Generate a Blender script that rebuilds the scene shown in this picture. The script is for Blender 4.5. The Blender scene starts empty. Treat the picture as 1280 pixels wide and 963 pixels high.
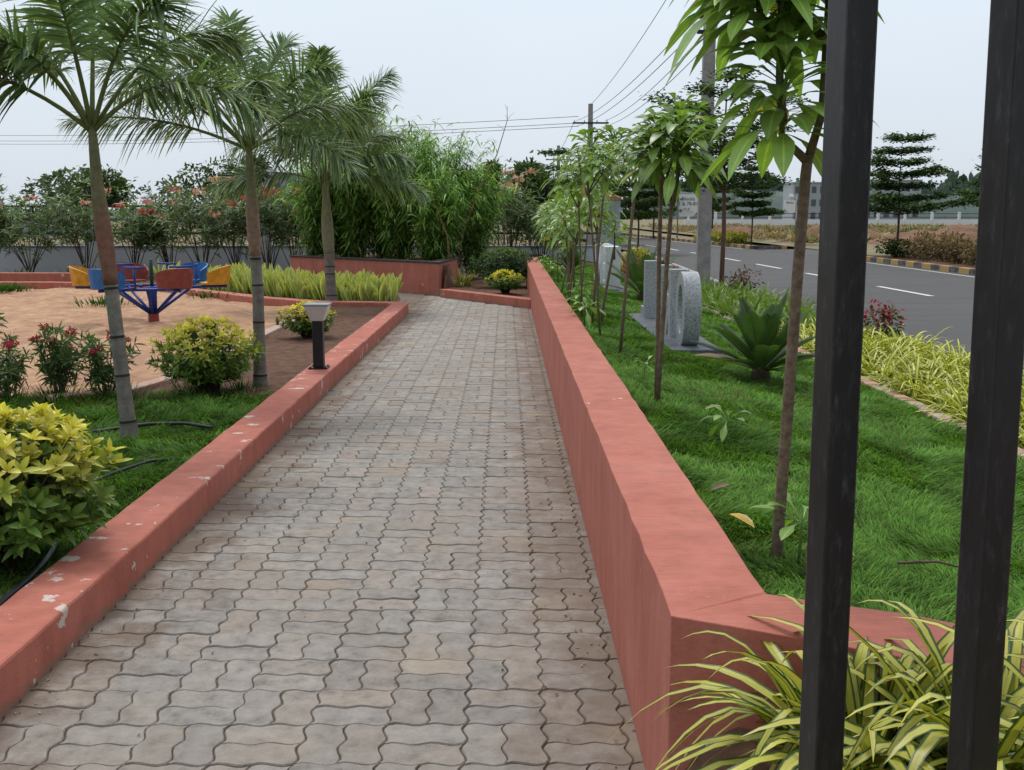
import bpy, math, random
import numpy as np
from mathutils import Vector, Matrix
rng = np.random.default_rng(11)
random.seed(5)
C = bpy.context.scene.collection
PI = math.pi

# ------------------------------------------------------------------ helpers
def V(a): return np.asarray(a, dtype=float)
def nrm(a): return a / np.maximum(np.linalg.norm(a, axis=-1, keepdims=True), 1e-9)
def U(a, b, n=None): return rng.uniform(a, b, n)

_perm = np.random.default_rng(3).permutation(512)
def vnoise(x, y, s=0):
    x = np.asarray(x, float); y = np.asarray(y, float)
    xi = np.floor(x).astype(int); yi = np.floor(y).astype(int)
    fx = x - xi; fy = y - yi
    fx = fx*fx*(3-2*fx); fy = fy*fy*(3-2*fy)
    def h(a, b): return _perm[(_perm[(a + s*17) & 511] + b) & 511] / 511.0
    return (h(xi, yi)*(1-fx)+h(xi+1, yi)*fx)*(1-fy)+(h(xi, yi+1)*(1-fx)+h(xi+1, yi+1)*fx)*fy
def fbm(x, y, s=0, o=3):
    r = 0; a = .5
    for i in range(o):
        r = r + a*vnoise(x*2**i, y*2**i, s+i); a *= .5
    return r

def tag(o, label=None, cat=None, group=None, kind=None):
    if label: o['label'] = label
    if cat: o['category'] = cat
    if group: o['group'] = group
    if kind or cat: o['kind'] = kind or 'thing'
    return o
def thing(name, label, cat, loc=(0, 0, 0), rz=0, group=None, sc=1.0):
    o = bpy.data.objects.new(name, None); C.objects.link(o)
    o.empty_display_size = .1
    o.location = loc; o.rotation_euler = (0, 0, rz); o.scale = (sc, sc, sc)
    return tag(o, label, cat, group)
def dup(root, loc, rz=0, label=None, sc=1.0, group=None):
    r = root.copy(); C.objects.link(r)
    r.location = loc; r.rotation_euler = (root.rotation_euler[0], root.rotation_euler[1], rz); r.scale = (sc, sc, sc)
    if label: r['label'] = label
    if group: r['group'] = group
    for ch in list(root.children):
        c = ch.copy(); C.objects.link(c); c.parent = r
        for g in list(ch.children):
            d = g.copy(); C.objects.link(d); d.parent = c
    return r

def mesh_np(name, verts, quads, col=None, lf=None, smooth=True):
    me = bpy.data.meshes.new(name)
    nv, nf = len(verts), len(quads)
    me.vertices.add(nv); me.vertices.foreach_set('co', np.ascontiguousarray(verts, dtype=np.float32).ravel())
    me.loops.add(nf*4); me.loops.foreach_set('vertex_index', np.ascontiguousarray(quads, dtype=np.int32).ravel())
    me.polygons.add(nf); me.polygons.foreach_set('loop_start', np.arange(0, nf*4, 4, dtype=np.int32))
    me.polygons.foreach_set('use_smooth', np.full(nf, smooth, dtype=bool))
    me.update(calc_edges=True)
    if col is not None:
        c4 = np.ones((nv, 4), np.float32); c4[:, :3] = col
        a = me.attributes.new('Col', 'FLOAT_COLOR', 'POINT'); a.data.foreach_set('color', c4.ravel())
    if lf is not None:
        a = me.attributes.new('lf', 'FLOAT2', 'POINT'); a.data.foreach_set('vector', np.ascontiguousarray(lf, dtype=np.float32).ravel())
    return me
def link(name, me, mat, parent=None):
    o = bpy.data.objects.new(name, me)
    if mat: me.materials.append(mat)
    C.objects.link(o)
    if parent is not None: o.parent = parent
    return o

class Leaves:
    """many curved strips (leaves, blades, petals) in one mesh"""
    def __init__(s): s.v = []; s.q = []; s.c = []; s.l = []; s.n = 0
    def add(s, P, D, N, L, W, prof, droop=0.0, fold=0.0, col=(.1, .2, .05), col2=None, g=(0, 0, -1), pw=2.0):
        P = np.atleast_2d(V(P)); n = len(P)
        D = nrm(np.broadcast_to(V(D), (n, 3))); N = np.broadcast_to(V(N), (n, 3))
        L = np.broadcast_to(V(L), (n,)); W = np.broadcast_to(V(W), (n,)); dr = np.broadcast_to(V(droop), (n,))
        S = np.cross(D, N)
        bad = np.linalg.norm(S, axis=1) < 1e-3
        S[bad] = np.cross(D[bad], V([.31, .87, .2]))
        S = nrm(S); N2 = np.cross(S, D)
        t = V([p[0] for p in prof]); w = np.maximum(V([p[1] for p in prof]), .03); k = len(t)
        G = V(g)
        sp = P[:, None] + L[:, None, None]*(D[:, None]*t[None, :, None] + G*dr[:, None, None]*(t**pw)[None, :, None])
        hw = .5*W[:, None]*w[None, :]
        off = S[:, None]*hw[..., None]; up = N2[:, None]*(hw*fold)[..., None]
        m = 3 if fold else 2
        if m == 3: vv = np.stack([sp-off+up, sp, sp+off+up], 2)
        else: vv = np.stack([sp-off, sp+off], 2)
        s.v.append(vv.reshape(-1, 3))
        idx = np.arange(n*k*m).reshape(n, k, m) + s.n
        q = np.stack([idx[:, :-1, :-1], idx[:, :-1, 1:], idx[:, 1:, 1:], idx[:, 1:, :-1]], -1).reshape(-1, 4)
        s.q.append(q); s.n += n*k*m
        col = np.broadcast_to(V(col), (n, 3)); c2 = col if col2 is None else np.broadcast_to(V(col2), (n, 3))
        cc = col[:, None]*(1-t)[None, :, None] + c2[:, None]*t[None, :, None]
        s.c.append(np.repeat(cc[:, :, None], m, 2).reshape(-1, 3))
        u = np.broadcast_to(np.linspace(0, 1, m)[None, None], (n, k, m)); tt = np.broadcast_to(t[None, :, None], (n, k, m))
        s.l.append(np.stack([u, tt], -1).reshape(-1, 2))
    def build(s, name, mat, parent=None):
        me = mesh_np(name, np.concatenate(s.v), np.concatenate(s.q), np.concatenate(s.c), np.concatenate(s.l))
        return link(name, me, mat, parent)

class Geo:
    """boxes, prisms, tubes and lathes gathered into one mesh"""
    def __init__(s): s.v = []; s.f = []; s.c = []; s.sm = []
    def _add(s, vs, fs, col=(1, 1, 1), smooth=False):
        b = len(s.v); s.v += [tuple(map(float, p)) for p in vs]
        s.f += [tuple(i+b for i in f) for f in fs]; s.sm += [smooth]*len(fs)
        if len(vs) and np.ndim(col) == 2: s.c += [tuple(c) for c in col]
        else: s.c += [tuple(col)]*len(vs)
    def box(s, x0, x1, y0, y1, z0, z1, col=(1, 1, 1), M=None):
        vs = [(x, y, z) for z in (z0, z1) for (x, y) in ((x0, y0), (x1, y0), (x1, y1), (x0, y1))]
        if M is not None: vs = [M @ Vector(p) for p in vs]
        s._add(vs, [(3, 2, 1, 0), (4, 5, 6, 7), (0, 1, 5, 4), (1, 2, 6, 5), (2, 3, 7, 6), (3, 0, 4, 7)], col)
    def prism(s, poly, z0, z1, col=(1, 1, 1), M=None):
        n = len(poly)
        vs = [(p[0], p[1], z0) for p in poly] + [(p[0], p[1], z1) for p in poly]
        if M is not None: vs = [M @ Vector(p) for p in vs]
        s._add(vs, [tuple(range(n-1, -1, -1)), tuple(range(n, 2*n))] + [(i, (i+1) % n, n+(i+1) % n, n+i) for i in range(n)], col)
    def tube(s, pts, r, n=8, col=(1, 1, 1), cap=True):
        pts = V(pts); k = len(pts); r = np.broadcast_to(V(r), (k,))
        T = np.gradient(pts, axis=0); T = nrm(T)
        ref = V([0, 0, 1.]) if abs(T[0][2]) < .9 else V([1., 0, 0])
        vs = []; A = nrm(np.cross(T[0], ref))
        for i in range(k):
            A = nrm(A - T[i]*np.dot(A, T[i])); B = np.cross(T[i], A)
            for j in range(n):
                a = 2*PI*j/n; vs.append(pts[i] + r[i]*(A*math.cos(a)+B*math.sin(a)))
        fs = [(i*n+j, i*n+(j+1) % n, (i+1)*n+(j+1) % n, (i+1)*n+j) for i in range(k-1) for j in range(n)]
        if cap: fs += [tuple(range(n-1, -1, -1)), tuple((k-1)*n+j for j in range(n))]
        if np.ndim(col) == 2: col = np.repeat(V(col), n, 0)
        s._add(vs, fs, col, True)
    def lathe(s, prof, n=16, c=(0, 0, 0), col=(1, 1, 1), smooth=True):
        vs = [(c[0]+r*math.cos(2*PI*j/n), c[1]+r*math.sin(2*PI*j/n), c[2]+z) for r, z in prof for j in range(n)]
        k = len(prof)
        fs = [(i*n+j, i*n+(j+1) % n, (i+1)*n+(j+1) % n, (i+1)*n+j) for i in range(k-1) for j in range(n)]
        fs += [tuple(range(n-1, -1, -1)), tuple((k-1)*n+j for j in range(n))]
        s._add(vs, fs, col, smooth)
    def build(s, name, mat, parent=None, bevel=0):
        me = bpy.data.meshes.new(name); me.from_pydata(s.v, [], s.f); me.update()
        me.polygons.foreach_set('use_smooth', s.sm)
        c4 = np.ones((len(s.v), 4), np.float32); c4[:, :3] = V(s.c)
        a = me.attributes.new('Col', 'FLOAT_COLOR', 'POINT'); a.data.foreach_set('color', c4.ravel())
        o = link(name, me, mat, parent)
        if bevel:
            m = o.modifiers.new('bevel', 'BEVEL'); m.width = bevel; m.segments = 2; m.limit_method = 'ANGLE'; m.angle_limit = .6
        return o
def sheet(name, x0, x1, y0, y1, zf, step, mat, parent=None):
    nx = max(2, int((x1-x0)/step)+1); ny = max(2, int((y1-y0)/step)+1)
    X, Y = np.meshgrid(np.linspace(x0, x1, nx), np.linspace(y0, y1, ny))
    Z = zf(X, Y) if callable(zf) else np.full_like(X, zf)
    v = np.stack([X, Y, Z], -1).reshape(-1, 3)
    i = np.arange(nx*ny).reshape(ny, nx)
    q = np.stack([i[:-1, :-1], i[:-1, 1:], i[1:, 1:], i[1:, :-1]], -1).reshape(-1, 4)
    return link(name, mesh_np(name, v, q), mat, parent)
def flat(name, poly, z, mat, kind='structure'):
    me = bpy.data.meshes.new(name); me.from_pydata([(p[0], p[1], z) for p in poly], [], [tuple(range(len(poly)))]); me.update()
    return tag(link(name, me, mat), kind=kind)

# ------------------------------------------------------------------ materials
def newmat(name):
    m = bpy.data.materials.new(name); m.use_nodes = True
    nt = m.node_tree; b = nt.nodes['Principled BSDF']
    return m, nt, b
def N(nt, t, **k):
    n = nt.nodes.new(t)
    for a, v in k.items():
        if a in ('op',): n.operation = v
        elif a == 'ins':
            for i, x in v.items(): n.inputs[i].default_value = x
        else: setattr(n, a, v)
    return n
def noise_node(nt, scale, detail=6, rough=.6, coord=None):
    n = nt.nodes.new('ShaderNodeTexNoise'); n.inputs['Scale'].default_value = scale
    n.inputs['Detail'].default_value = detail; n.inputs['Roughness'].default_value = rough
    if coord: nt.links.new(coord, n.inputs['Vector'])
    return n
def ramp(nt, inp, stops):
    r = nt.nodes.new('ShaderNodeValToRGB'); e = r.color_ramp.elements
    while len(e) < len(stops): e.new(.5)
    for x, (p, c) in zip(e, stops):
        x.position = p; x.color = (c, c, c, 1) if np.ndim(c) == 0 else (*c, 1)
    nt.links.new(inp, r.inputs[0]); return r
def mix(nt, fac, a, b, mode='MIX'):
    n = nt.nodes.new('ShaderNodeMix'); n.data_type = 'RGBA'; n.blend_type = mode
    for sock, v in ((n.inputs[0], fac), (n.inputs[6], a), (n.inputs[7], b)):
        if hasattr(v, 'is_linked') or isinstance(v, bpy.types.NodeSocket): nt.links.new(v, sock)
        elif np.ndim(v) == 0: sock.default_value = v
        else: sock.default_value = (*v, 1)
    return n.outputs[2]
def coords(nt): return nt.nodes.new('ShaderNodeNewGeometry').outputs['Position']
def bump(nt, b, h, strength=.3, dist=.01):
    n = nt.nodes.new('ShaderNodeBump'); n.inputs['Strength'].default_value = strength; n.inputs['Distance'].default_value = dist
    nt.links.new(h, n.inputs['Height']); nt.links.new(n.outputs[0], b.inputs['Normal'])
def rough(b, r, spec=.3): b.inputs['Roughness'].default_value = r; b.inputs['Specular IOR Level'].default_value = spec

def mottled(name, c1, c2, scale=4, rg=.9, bscale=40, bs=.3, bd=.01, c3=None, spec=.2, c3scale=.7):
    m, nt, b = newmat(name); P = coords(nt)
    n1 = noise_node(nt, scale, 8, .65, P)
    r = ramp(nt, n1.outputs[0], [(.32, c1), (.68, c2)])
    col = r.outputs[0]
    if c3 is not None:
        n3 = noise_node(nt, c3scale, 5, .6, P); f = ramp(nt, n3.outputs[0], [(.45, 0.), (.62, 1.)])
        col = mix(nt, f.outputs[0], col, c3)
    nt.links.new(col, b.inputs['Base Color']); rough(b, rg, spec)
    n2 = noise_node(nt, bscale, 6, .7, P); bump(nt, b, n2.outputs[0], bs, bd)
    return m
def attr_mat(name, rg=.8, nscale=30, var=.35, bs=.2, bd=.005, spec=.25):
    m, nt, b = newmat(name); P = coords(nt)
    a = N(nt, 'ShaderNodeAttribute', attribute_name='Col')
    n = noise_node(nt, nscale, 6, .65, P); r = ramp(nt, n.outputs[0], [(.3, 1-var), (.7, 1+var*.4)])
    nt.links.new(mix(nt, 1.0, a.outputs[0], r.outputs[0], 'MULTIPLY'), b.inputs['Base Color'])
    rough(b, rg, spec); bump(nt, b, n.outputs[0], bs, bd)
    return m
def leaf_mat(name, trans=.3, rg=.45, stripe=None, vein=.0, spec=.35, var=.25):
    m, nt, b = newmat(name); out = nt.nodes['Material Output']
    a = N(nt, 'ShaderNodeAttribute', attribute_name='Col'); col = a.outputs[0]
    lf = N(nt, 'ShaderNodeAttribute', attribute_name='lf')
    sx = nt.nodes.new('ShaderNodeSeparateXYZ'); nt.links.new(lf.outputs['Vector'], sx.inputs[0])
    d = N(nt, 'ShaderNodeMath', op='SUBTRACT', ins={1: .5}); nt.links.new(sx.outputs[0], d.inputs[0])
    ab = N(nt, 'ShaderNodeMath', op='ABSOLUTE'); nt.links.new(d.outputs[0], ab.inputs[0])
    if stripe is not None:
        wn = noise_node(nt, 25, 2, .5, coords(nt))
        ad = N(nt, 'ShaderNodeMath', op='MULTIPLY_ADD', ins={1: .16, 2: -.08}); nt.links.new(wn.outputs[0], ad.inputs[0])
        sm = N(nt, 'ShaderNodeMath', op='ADD'); nt.links.new(ab.outputs[0], sm.inputs[0]); nt.links.new(ad.outputs[0], sm.inputs[1])
        f = ramp(nt, sm.outputs[0], [(.0, 0.25), (.04, 0.), (.30, 0.), (.38, 1.)])
        col = mix(nt, f.outputs[0], col, stripe)
    if vein:
        f = ramp(nt, ab.outputs[0], [(.02, 1.), (.08, 0.)])
        vn = mix(nt, 1.0, col, (1.9, 1.7, 1.5), 'MULTIPLY')
        fm = N(nt, 'ShaderNodeMath', op='MULTIPLY', ins={1: vein}); nt.links.new(f.outputs[0], fm.inputs[0])
        col = mix(nt, fm.outputs[0], col, vn)
    n = noise_node(nt, 9, 4, .6, coords(nt)); r = ramp(nt, n.outputs[0], [(.3, 1-var), (.7, 1+var)])
    col = mix(nt, 1.0, col, r.outputs[0], 'MULTIPLY')
    nt.links.new(col, b.inputs['Base Color']); rough(b, rg, spec)
    tr = nt.nodes.new('ShaderNodeBsdfTranslucent'); nt.links.new(mix(nt, 1.0, col, (1.25, 1.3, .6), 'MULTIPLY'), tr.inputs[0])
    ms = nt.nodes.new('ShaderNodeMixShader'); ms.inputs[0].default_value = trans
    nt.links.new(b.outputs[0], ms.inputs[1]); nt.links.new(tr.outputs[0], ms.inputs[2]); nt.links.new(ms.outputs[0], out.inputs[0])
    return m
def paint(name, c, rg=.4, spec=.4, dirt=.25, metal=0, ns=12):
    m, nt, b = newmat(name); P = coords(nt)
    n = noise_node(nt, ns, 8, .7, P); r = ramp(nt, n.outputs[0], [(.35, 1-dirt), (.6, 1.)])
    nt.links.new(mix(nt, 1.0, c, r.outputs[0], 'MULTIPLY'), b.inputs['Base Color'])
    rough(b, rg, spec); b.inputs['Metallic'].default_value = metal
    bump(nt, b, n.outputs[0], .08, .004); return m

def red_wall_mat(name, chips, zdirt):
    m, nt, b = newmat(name); P = coords(nt)
    n1 = noise_node(nt, 2.2, 9, .68, P)
    col = ramp(nt, n1.outputs[0], [(.3, (.385, .118, .082)), (.5, (.44, .148, .107)), (.72, (.485, .180, .135))]).outputs[0]
    # streaks running down upright faces
    mp = nt.nodes.new('ShaderNodeMapping'); mp.inputs['Scale'].default_value = (5, 5, .8); nt.links.new(P, mp.inputs[0])
    ns = noise_node(nt, 2.0, 6, .6, mp.outputs[0]); st = ramp(nt, ns.outputs[0], [(.33, .70), (.62, 1.05)])
    col = mix(nt, .5, col, mix(nt, 1.0, col, st.outputs[0], 'MULTIPLY'))
    mt = nt.nodes.new('ShaderNodeMapping'); mt.inputs['Scale'].default_value = (3, 26, 26); mt.inputs['Rotation'].default_value = (0, 0, .25); nt.links.new(P, mt.inputs[0])
    ng = noise_node(nt, 3.5, 8, .75, mt.outputs[0]); col = mix(nt, .75, col, mix(nt, 1.0, col, ramp(nt, ng.outputs[0], [(.32, .78), (.5, 1.), (.7, 1.12)]).outputs[0], 'MULTIPLY'))
    nd = noise_node(nt, 5.5, 10, .74, P); col = mix(nt, ramp(nt, nd.outputs[0], [(.60, 0.), (.70, .45)]).outputs[0], col, (.20, .085, .062))
    # soiling near the ground
    sx = nt.nodes.new('ShaderNodeSeparateXYZ'); nt.links.new(P, sx.inputs[0])
    n3 = noise_node(nt, 11, 7, .7, P)
    ma = N(nt, 'ShaderNodeMath', op='MULTIPLY_ADD', ins={1: zdirt*1.6, 2: -zdirt*.35}); nt.links.new(n3.outputs[0], ma.inputs[0])
    lt = N(nt, 'ShaderNodeMath', op='SUBTRACT'); nt.links.new(ma.outputs[0], lt.inputs[0]); nt.links.new(sx.outputs[2], lt.inputs[1])
    f = ramp(nt, lt.outputs[0], [(.0, 0.), (.03, .75)])
    col = mix(nt, f.outputs[0], col, (.25, .16, .115))
    # flaked paint with pale plaster beneath
    n4 = noise_node(nt, 7.5, 9, .62, P); n5 = noise_node(nt, .9, 3, .5, P)
    mu = N(nt, 'ShaderNodeMath', op='MULTIPLY_ADD', ins={1: .22, 2: 0}); nt.links.new(n5.outputs[0], mu.inputs[0])
    su = N(nt, 'ShaderNodeMath', op='ADD'); nt.links.new(n4.outputs[0], su.inputs[0]); nt.links.new(mu.outputs[0], su.inputs[1])
    fc = ramp(nt, su.outputs[0], [(chips, 0.), (chips+.012, 1.)])
    col = mix(nt, fc.outputs[0], col, (.56, .47, .41))
    sp = noise_node(nt, 55, 3, .6, P); fs = ramp(nt, sp.outputs[0], [(.70, 0.), (.74, .5)])
    col = mix(nt, fs.outputs[0], col, (.60, .36, .30))
    nt.links.new(col, b.inputs['Base Color']); rough(b, .75, .25)
    n2 = noise_node(nt, 35, 8, .7, P)
    h = mix(nt, fc.outputs[0], n2.outputs[0], (0, 0, 0)); bump(nt, b, mix(nt, .45, h, ng.outputs[0]), .5, .007)
    return m

def paver_mat():
    m, nt, b = newmat('interlocking_pavers'); P = coords(nt)
    a = N(nt, 'ShaderNodeAttribute', attribute_name='Col')
    n1 = noise_node(nt, 14, 9, .7, P); r1 = ramp(nt, n1.outputs[0], [(.27, .42), (.45, .9), (.72, 1.3)])
    col = mix(nt, 1.0, a.outputs[0], r1.outputs[0], 'MULTIPLY')
    n2 = noise_node(nt, 1.3, 6, .6, P)
    col = mix(nt, ramp(nt, n2.outputs[0], [(.42, 0.), (.66, .45)]).outputs[0], col, (.30, .262, .225))
    # soil washed along both edges
    sx = nt.nodes.new('ShaderNodeSeparateXYZ'); nt.links.new(P, sx.inputs[0])
    n3 = noise_node(nt, 3.2, 8, .7, P)
    ar = N(nt, 'ShaderNodeMath', op='MULTIPLY_ADD', ins={1: 1.7, 2: -.86}); nt.links.new(n3.outputs[0], ar.inputs[0])
    s1 = N(nt, 'ShaderNodeMath', op='ADD'); nt.links.new(ar.outputs[0], s1.inputs[0]); nt.links.new(sx.outputs[0], s1.inputs[1])
    fr = ramp(nt, s1.outputs[0], [(.0, 0.), (.34, .72)])
    col = mix(nt, fr.outputs[0], col, (.18, .13, .098))
    s2 = N(nt, 'ShaderNodeMath', op='SUBTRACT'); nt.links.new(ar.outputs[0], s2.inputs[0]); nt.links.new(sx.outputs[0], s2.inputs[1])
    s3 = N(nt, 'ShaderNodeMath', op='SUBTRACT', ins={1: 1.22}); nt.links.new(s2.outputs[0], s3.inputs[0])
    fl = ramp(nt, s3.outputs[0], [(.0, 0.), (.3, .8)])
    col = mix(nt, fl.outputs[0], col, (.16, .115, .085))
    n4 = noise_node(nt, 60, 4, .6, P)
    col = mix(nt, ramp(nt, n4.outputs[0], [(.70, 0.), (.76, .6)]).outputs[0], col, (.06, .05, .04))
    n5 = noise_node(nt, 22, 6, .65, P)
    col = mix(nt, ramp(nt, n5.outputs[0], [(.70, 0.), (.74, .55)]).outputs[0], col, (.52, .48, .44))
    n7 = noise_node(nt, 1.9, 4, .5, P); col = mix(nt, ramp(nt, n7.outputs[0], [(.58, 0.), (.72, .4)]).outputs[0], col, (.40, .325, .225))
    nt.links.new(mix(nt, 1.0, col, (.94, .925, .91), 'MULTIPLY'), b.inputs['Base Color']); rough(b, .85, .25)
    n6 = noise_node(nt, 90, 8, .75, P); ad = mix(nt, .5, n6.outputs[0], n1.outputs[0]); bump(nt, b, ad, .8, .009)
    return m
def kerb_stripe_mat():
    m, nt, b = newmat('striped_kerb'); P = coords(nt)
    sx = nt.nodes.new('ShaderNodeSeparateXYZ'); nt.links.new(P, sx.inputs[0])
    md = N(nt, 'ShaderNodeMath', op='PINGPONG', ins={1: .62}); nt.links.new(sx.outputs[1], md.inputs[0])
    gt = N(nt, 'ShaderNodeMath', op='GREATER_THAN', ins={1: .31}); nt.links.new(md.outputs[0], gt.inputs[0])
    n = noise_node(nt, 6, 6, .7, P)
    col = mix(nt, gt.outputs[0], (.06, .06, .062), (.42, .26, .07))
    col = mix(nt, ramp(nt, n.outputs[0], [(.45, 0.), (.7, .7)]).outputs[0], col, (.33, .28, .22))
    nt.links.new(col, b.inputs['Base Color']); rough(b, .8); return m
def road_mat():
    m, nt, b = newmat('asphalt'); P = coords(nt)
    mp = nt.nodes.new('ShaderNodeMapping'); mp.inputs['Scale'].default_value = (.25, .9, 1); nt.links.new(P, mp.inputs[0])
    n1 = noise_node(nt, 1.2, 8, .65, mp.outputs[0])
    col = ramp(nt, n1.outputs[0], [(.3, (.036, .036, .040)), (.5, (.07, .068, .07)), (.72, (.105, .10, .098))]).outputs[0]
    n2 = noise_node(nt, 120, 3, .7, P); col = mix(nt, .6, col, ramp(nt, n2.outputs[0], [(.3, (.045, .045, .048)), (.7, (.11, .105, .105))]).outputs[0])
    nt.links.new(col, b.inputs['Base Color']); rough(b, .8, .3); bump(nt, b, n2.outputs[0], .4, .01); return m
def granite_mat(name, a, c):
    m, nt, b = newmat(name); P = coords(nt)
    n = noise_node(nt, 60, 3, .8, P); n0 = noise_node(nt, 3, 4, .6, P)
    col = ramp(nt, n.outputs[0], [(.36, a), (.52, c), (.6, tuple(min(1, x*1.15) for x in c))]).outputs[0]
    col = mix(nt, 1.0, col, ramp(nt, n0.outputs[0], [(.3, .85), (.7, 1.05)]).outputs[0], 'MULTIPLY')
    nt.links.new(col, b.inputs['Base Color']); rough(b, .5, .4); bump(nt, b, n.outputs[0], .1, .003); return m
def steel_mat():
    m, nt, b = newmat('black_painted_steel'); P = coords(nt)
    mp = nt.nodes.new('ShaderNodeMapping'); mp.inputs['Scale'].default_value = (1, 1, .25); nt.links.new(P, mp.inputs[0])
    n = noise_node(nt, 70, 8, .75, mp.outputs[0]); n1 = noise_node(nt, 6, 5, .6, mp.outputs[0])
    col = ramp(nt, n.outputs[0], [(.48, (.010, .010, .012)), (.58, (.022, .022, .026)), (.70, (.085, .082, .082))]).outputs[0]
    col = mix(nt, ramp(nt, n1.outputs[0], [(.4, 0.), (.7, .5)]).outputs[0], col, (.035, .031, .03))
    nt.links.new(col, b.inputs['Base Color']); rough(b, .42, .5)
    bump(nt, b, n.outputs[0], .12, .002); return m

M = dict(
    red=red_wall_mat('red_painted_masonry', .80, .05), redkerb=red_wall_mat('flaking_red_kerb', .742, .09),
    paver=paver_mat(),
    joint=mottled('joint_sand', (.07, .052, .038), (.15, .11, .08), 30, .95),
    soil=mottled('garden_soil', (.085, .045, .030), (.19, .105, .07), 9, .95, 30, .8, .03),
    darksoil=mottled('turf_soil', (.02, .030, .012), (.05, .065, .022), 9, .95, 30, .5, .03),
    sand=mottled('play_sand', (.37, .21, .12), (.62, .395, .25), 7, .95, 14, .9, .04, (.40, .235, .155), c3scale=2.2),
    field=mottled('dry_field', (.19, .145, .09), (.29, .23, .145), .35, .95, 3, .6, .1, (.15, .16, .08), c3scale=.09),
    mound=mottled('red_earth', (.15, .085, .055), (.26, .15, .10), 1.2, .95, 4, .8, .1),
    road=road_mat(), stripe=kerb_stripe_mat(),
    line=mottled('road_paint', (.48, .47, .45), (.74, .73, .70), 20, .7),
    conc=mottled('concrete', (.25, .245, .24), (.38, .375, .365), 7, .85, 60, .3, .004),
    edging=mottled('pale_edging', (.34, .25, .205), (.50, .41, .35), 9, .85, 40, .4, .005, (.50, .28, .22), c3scale=3),
    grey=mottled('grey_wall_paint', (.47, .52, .58), (.55, .60, .66), 1.5, .85, 40, .2, .004),
    greycap=mottled('grey_cap_paint', (.27, .31, .35), (.33, .37, .41), 3, .85),
    coping=mottled('dark_coping', (.035, .032, .032), (.08, .072, .07), 8, .6),
    granite=granite_mat('grey_granite', (.20, .215, .235), (.40, .43, .46)),
    white=granite_mat('pale_granite', (.50, .53, .57), (.70, .73, .76)),
    slate=mottled('slate_slab', (.06, .07, .085), (.14, .155, .175), 12, .5, 60, .3, .004),
    steel=steel_mat(), rail=paint('black_rail', (.015, .015, .017), .5),
    bark=attr_mat('bark', .9, 45, .55, .6, .008), palm=attr_mat('palm_trunk', .85, 26, .4, .35, .006),
    leaf=leaf_mat('leaf', .28, .42, vein=.25), plum=leaf_mat('plumeria_leaf', .30, .36, vein=.7, spec=.5),
    farleaf=leaf_mat('far_leaf', .2, .7, spec=.15), grass=leaf_mat('grass_blade', .30, .8, spec=.08),
    rowleaf=leaf_mat('cream_edged_leaf', .25, .45, stripe=(.64, .64, .26), spec=.3, var=.15),
    spider=leaf_mat('striped_leaf', .22, .4, stripe=(.045, .10, .016), spec=.4, var=.15),
    palmleaf=leaf_mat('palm_leaflet', .18, .35, vein=.3, spec=.45), petal=leaf_mat('petal', .3, .6, spec=.1),
    blue=paint('blue_paint', (.012, .045, .26), .4), bluep=paint('blue_plastic', (.02, .15, .42), .45, dirt=.4),
    redp=paint('red_plastic', (.26, .06, .045), .5, dirt=.4), yellowp=paint('yellow_plastic', (.66, .32, .025), .45, dirt=.4),
    rust=paint('red_oxide', (.30, .045, .03), .7), greenp=paint('green_paint', (.01, .07, .05), .4),
    black=paint('black_lamp_post', (.018, .019, .024), .45), shade=paint('opal_shade', (.62, .60, .60), .35, dirt=.1),
    hose=paint('black_hose', (.02, .022, .026), .45), teal=paint('teal_plastic', (.02, .22, .24), .4),
    signw=paint('white_sign', (.76, .78, .80), .5, dirt=.08), signt=paint('sign_lettering', (.03, .03, .035), .6),
    cable=paint('cable', (.10, .11, .13), .6), bldg=paint('haze_tinted_render', (.36, .41, .45), .8, dirt=.15, ns=.3),  # building colour shifted to blue-grey to imitate distance haze
    bldgd=paint('dark_opening', (.10, .12, .14), .7), hill=mottled('haze_tinted_woods', (.10, .135, .125), (.14, .175, .16), .08, 1, .5, .6, .5),
)

# ------------------------------------------------------------------ camera, light
cam = bpy.data.cameras.new('camera'); co = bpy.data.objects.new('camera', cam); C.objects.link(co)
cam.sensor_width = 36; cam.lens = 37.7; cam.clip_end = 4000; cam.clip_start = .05
co.location = (0, 0, 1.55); co.rotation_euler = (math.radians(90-9.1), 0, math.radians(-.3))
sc = bpy.context.scene; sc.camera = co
sc.view_settings.view_transform = 'Standard'; sc.view_settings.look = 'None'; sc.view_settings.exposure = 0

SUN_EL, SUN_AZ = math.radians(62), math.radians(-18)          # azimuth measured from +Y towards +X
w = bpy.data.worlds.new('World'); sc.world = w; w.use_nodes = True; nt = w.node_tree
bg = nt.nodes['Background']; sky = nt.nodes.new('ShaderNodeTexSky'); sky.sky_type = 'NISHITA'; sky.sun_disc = False
sky.sun_elevation = SUN_EL; sky.sun_rotation = SUN_AZ; sky.dust_density = 4; sky.air_density = 1.0
tc = nt.nodes.new('ShaderNodeTexCoord'); sx = nt.nodes.new('ShaderNodeSeparateXYZ'); nt.links.new(tc.outputs['Generated'], sx.inputs[0])
cl = noise_node(nt, 1.6, 5, .55, tc.outputs['Generated'])
grad = ramp(nt, sx.outputs[2], [(0., (7.6, 8.3, 9.1)), (.10, (7.9, 8.75, 9.7)), (.22, (8.3, 9.3, 10.3)), (.55, (12.0, 12.8, 13.7)), (1., (15.5, 16., 16.6))])
veil = mix(nt, 1.0, grad.outputs[0], ramp(nt, cl.outputs[0], [(.3, .92), (.7, 1.03)]).outputs[0], 'MULTIPLY')
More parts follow.
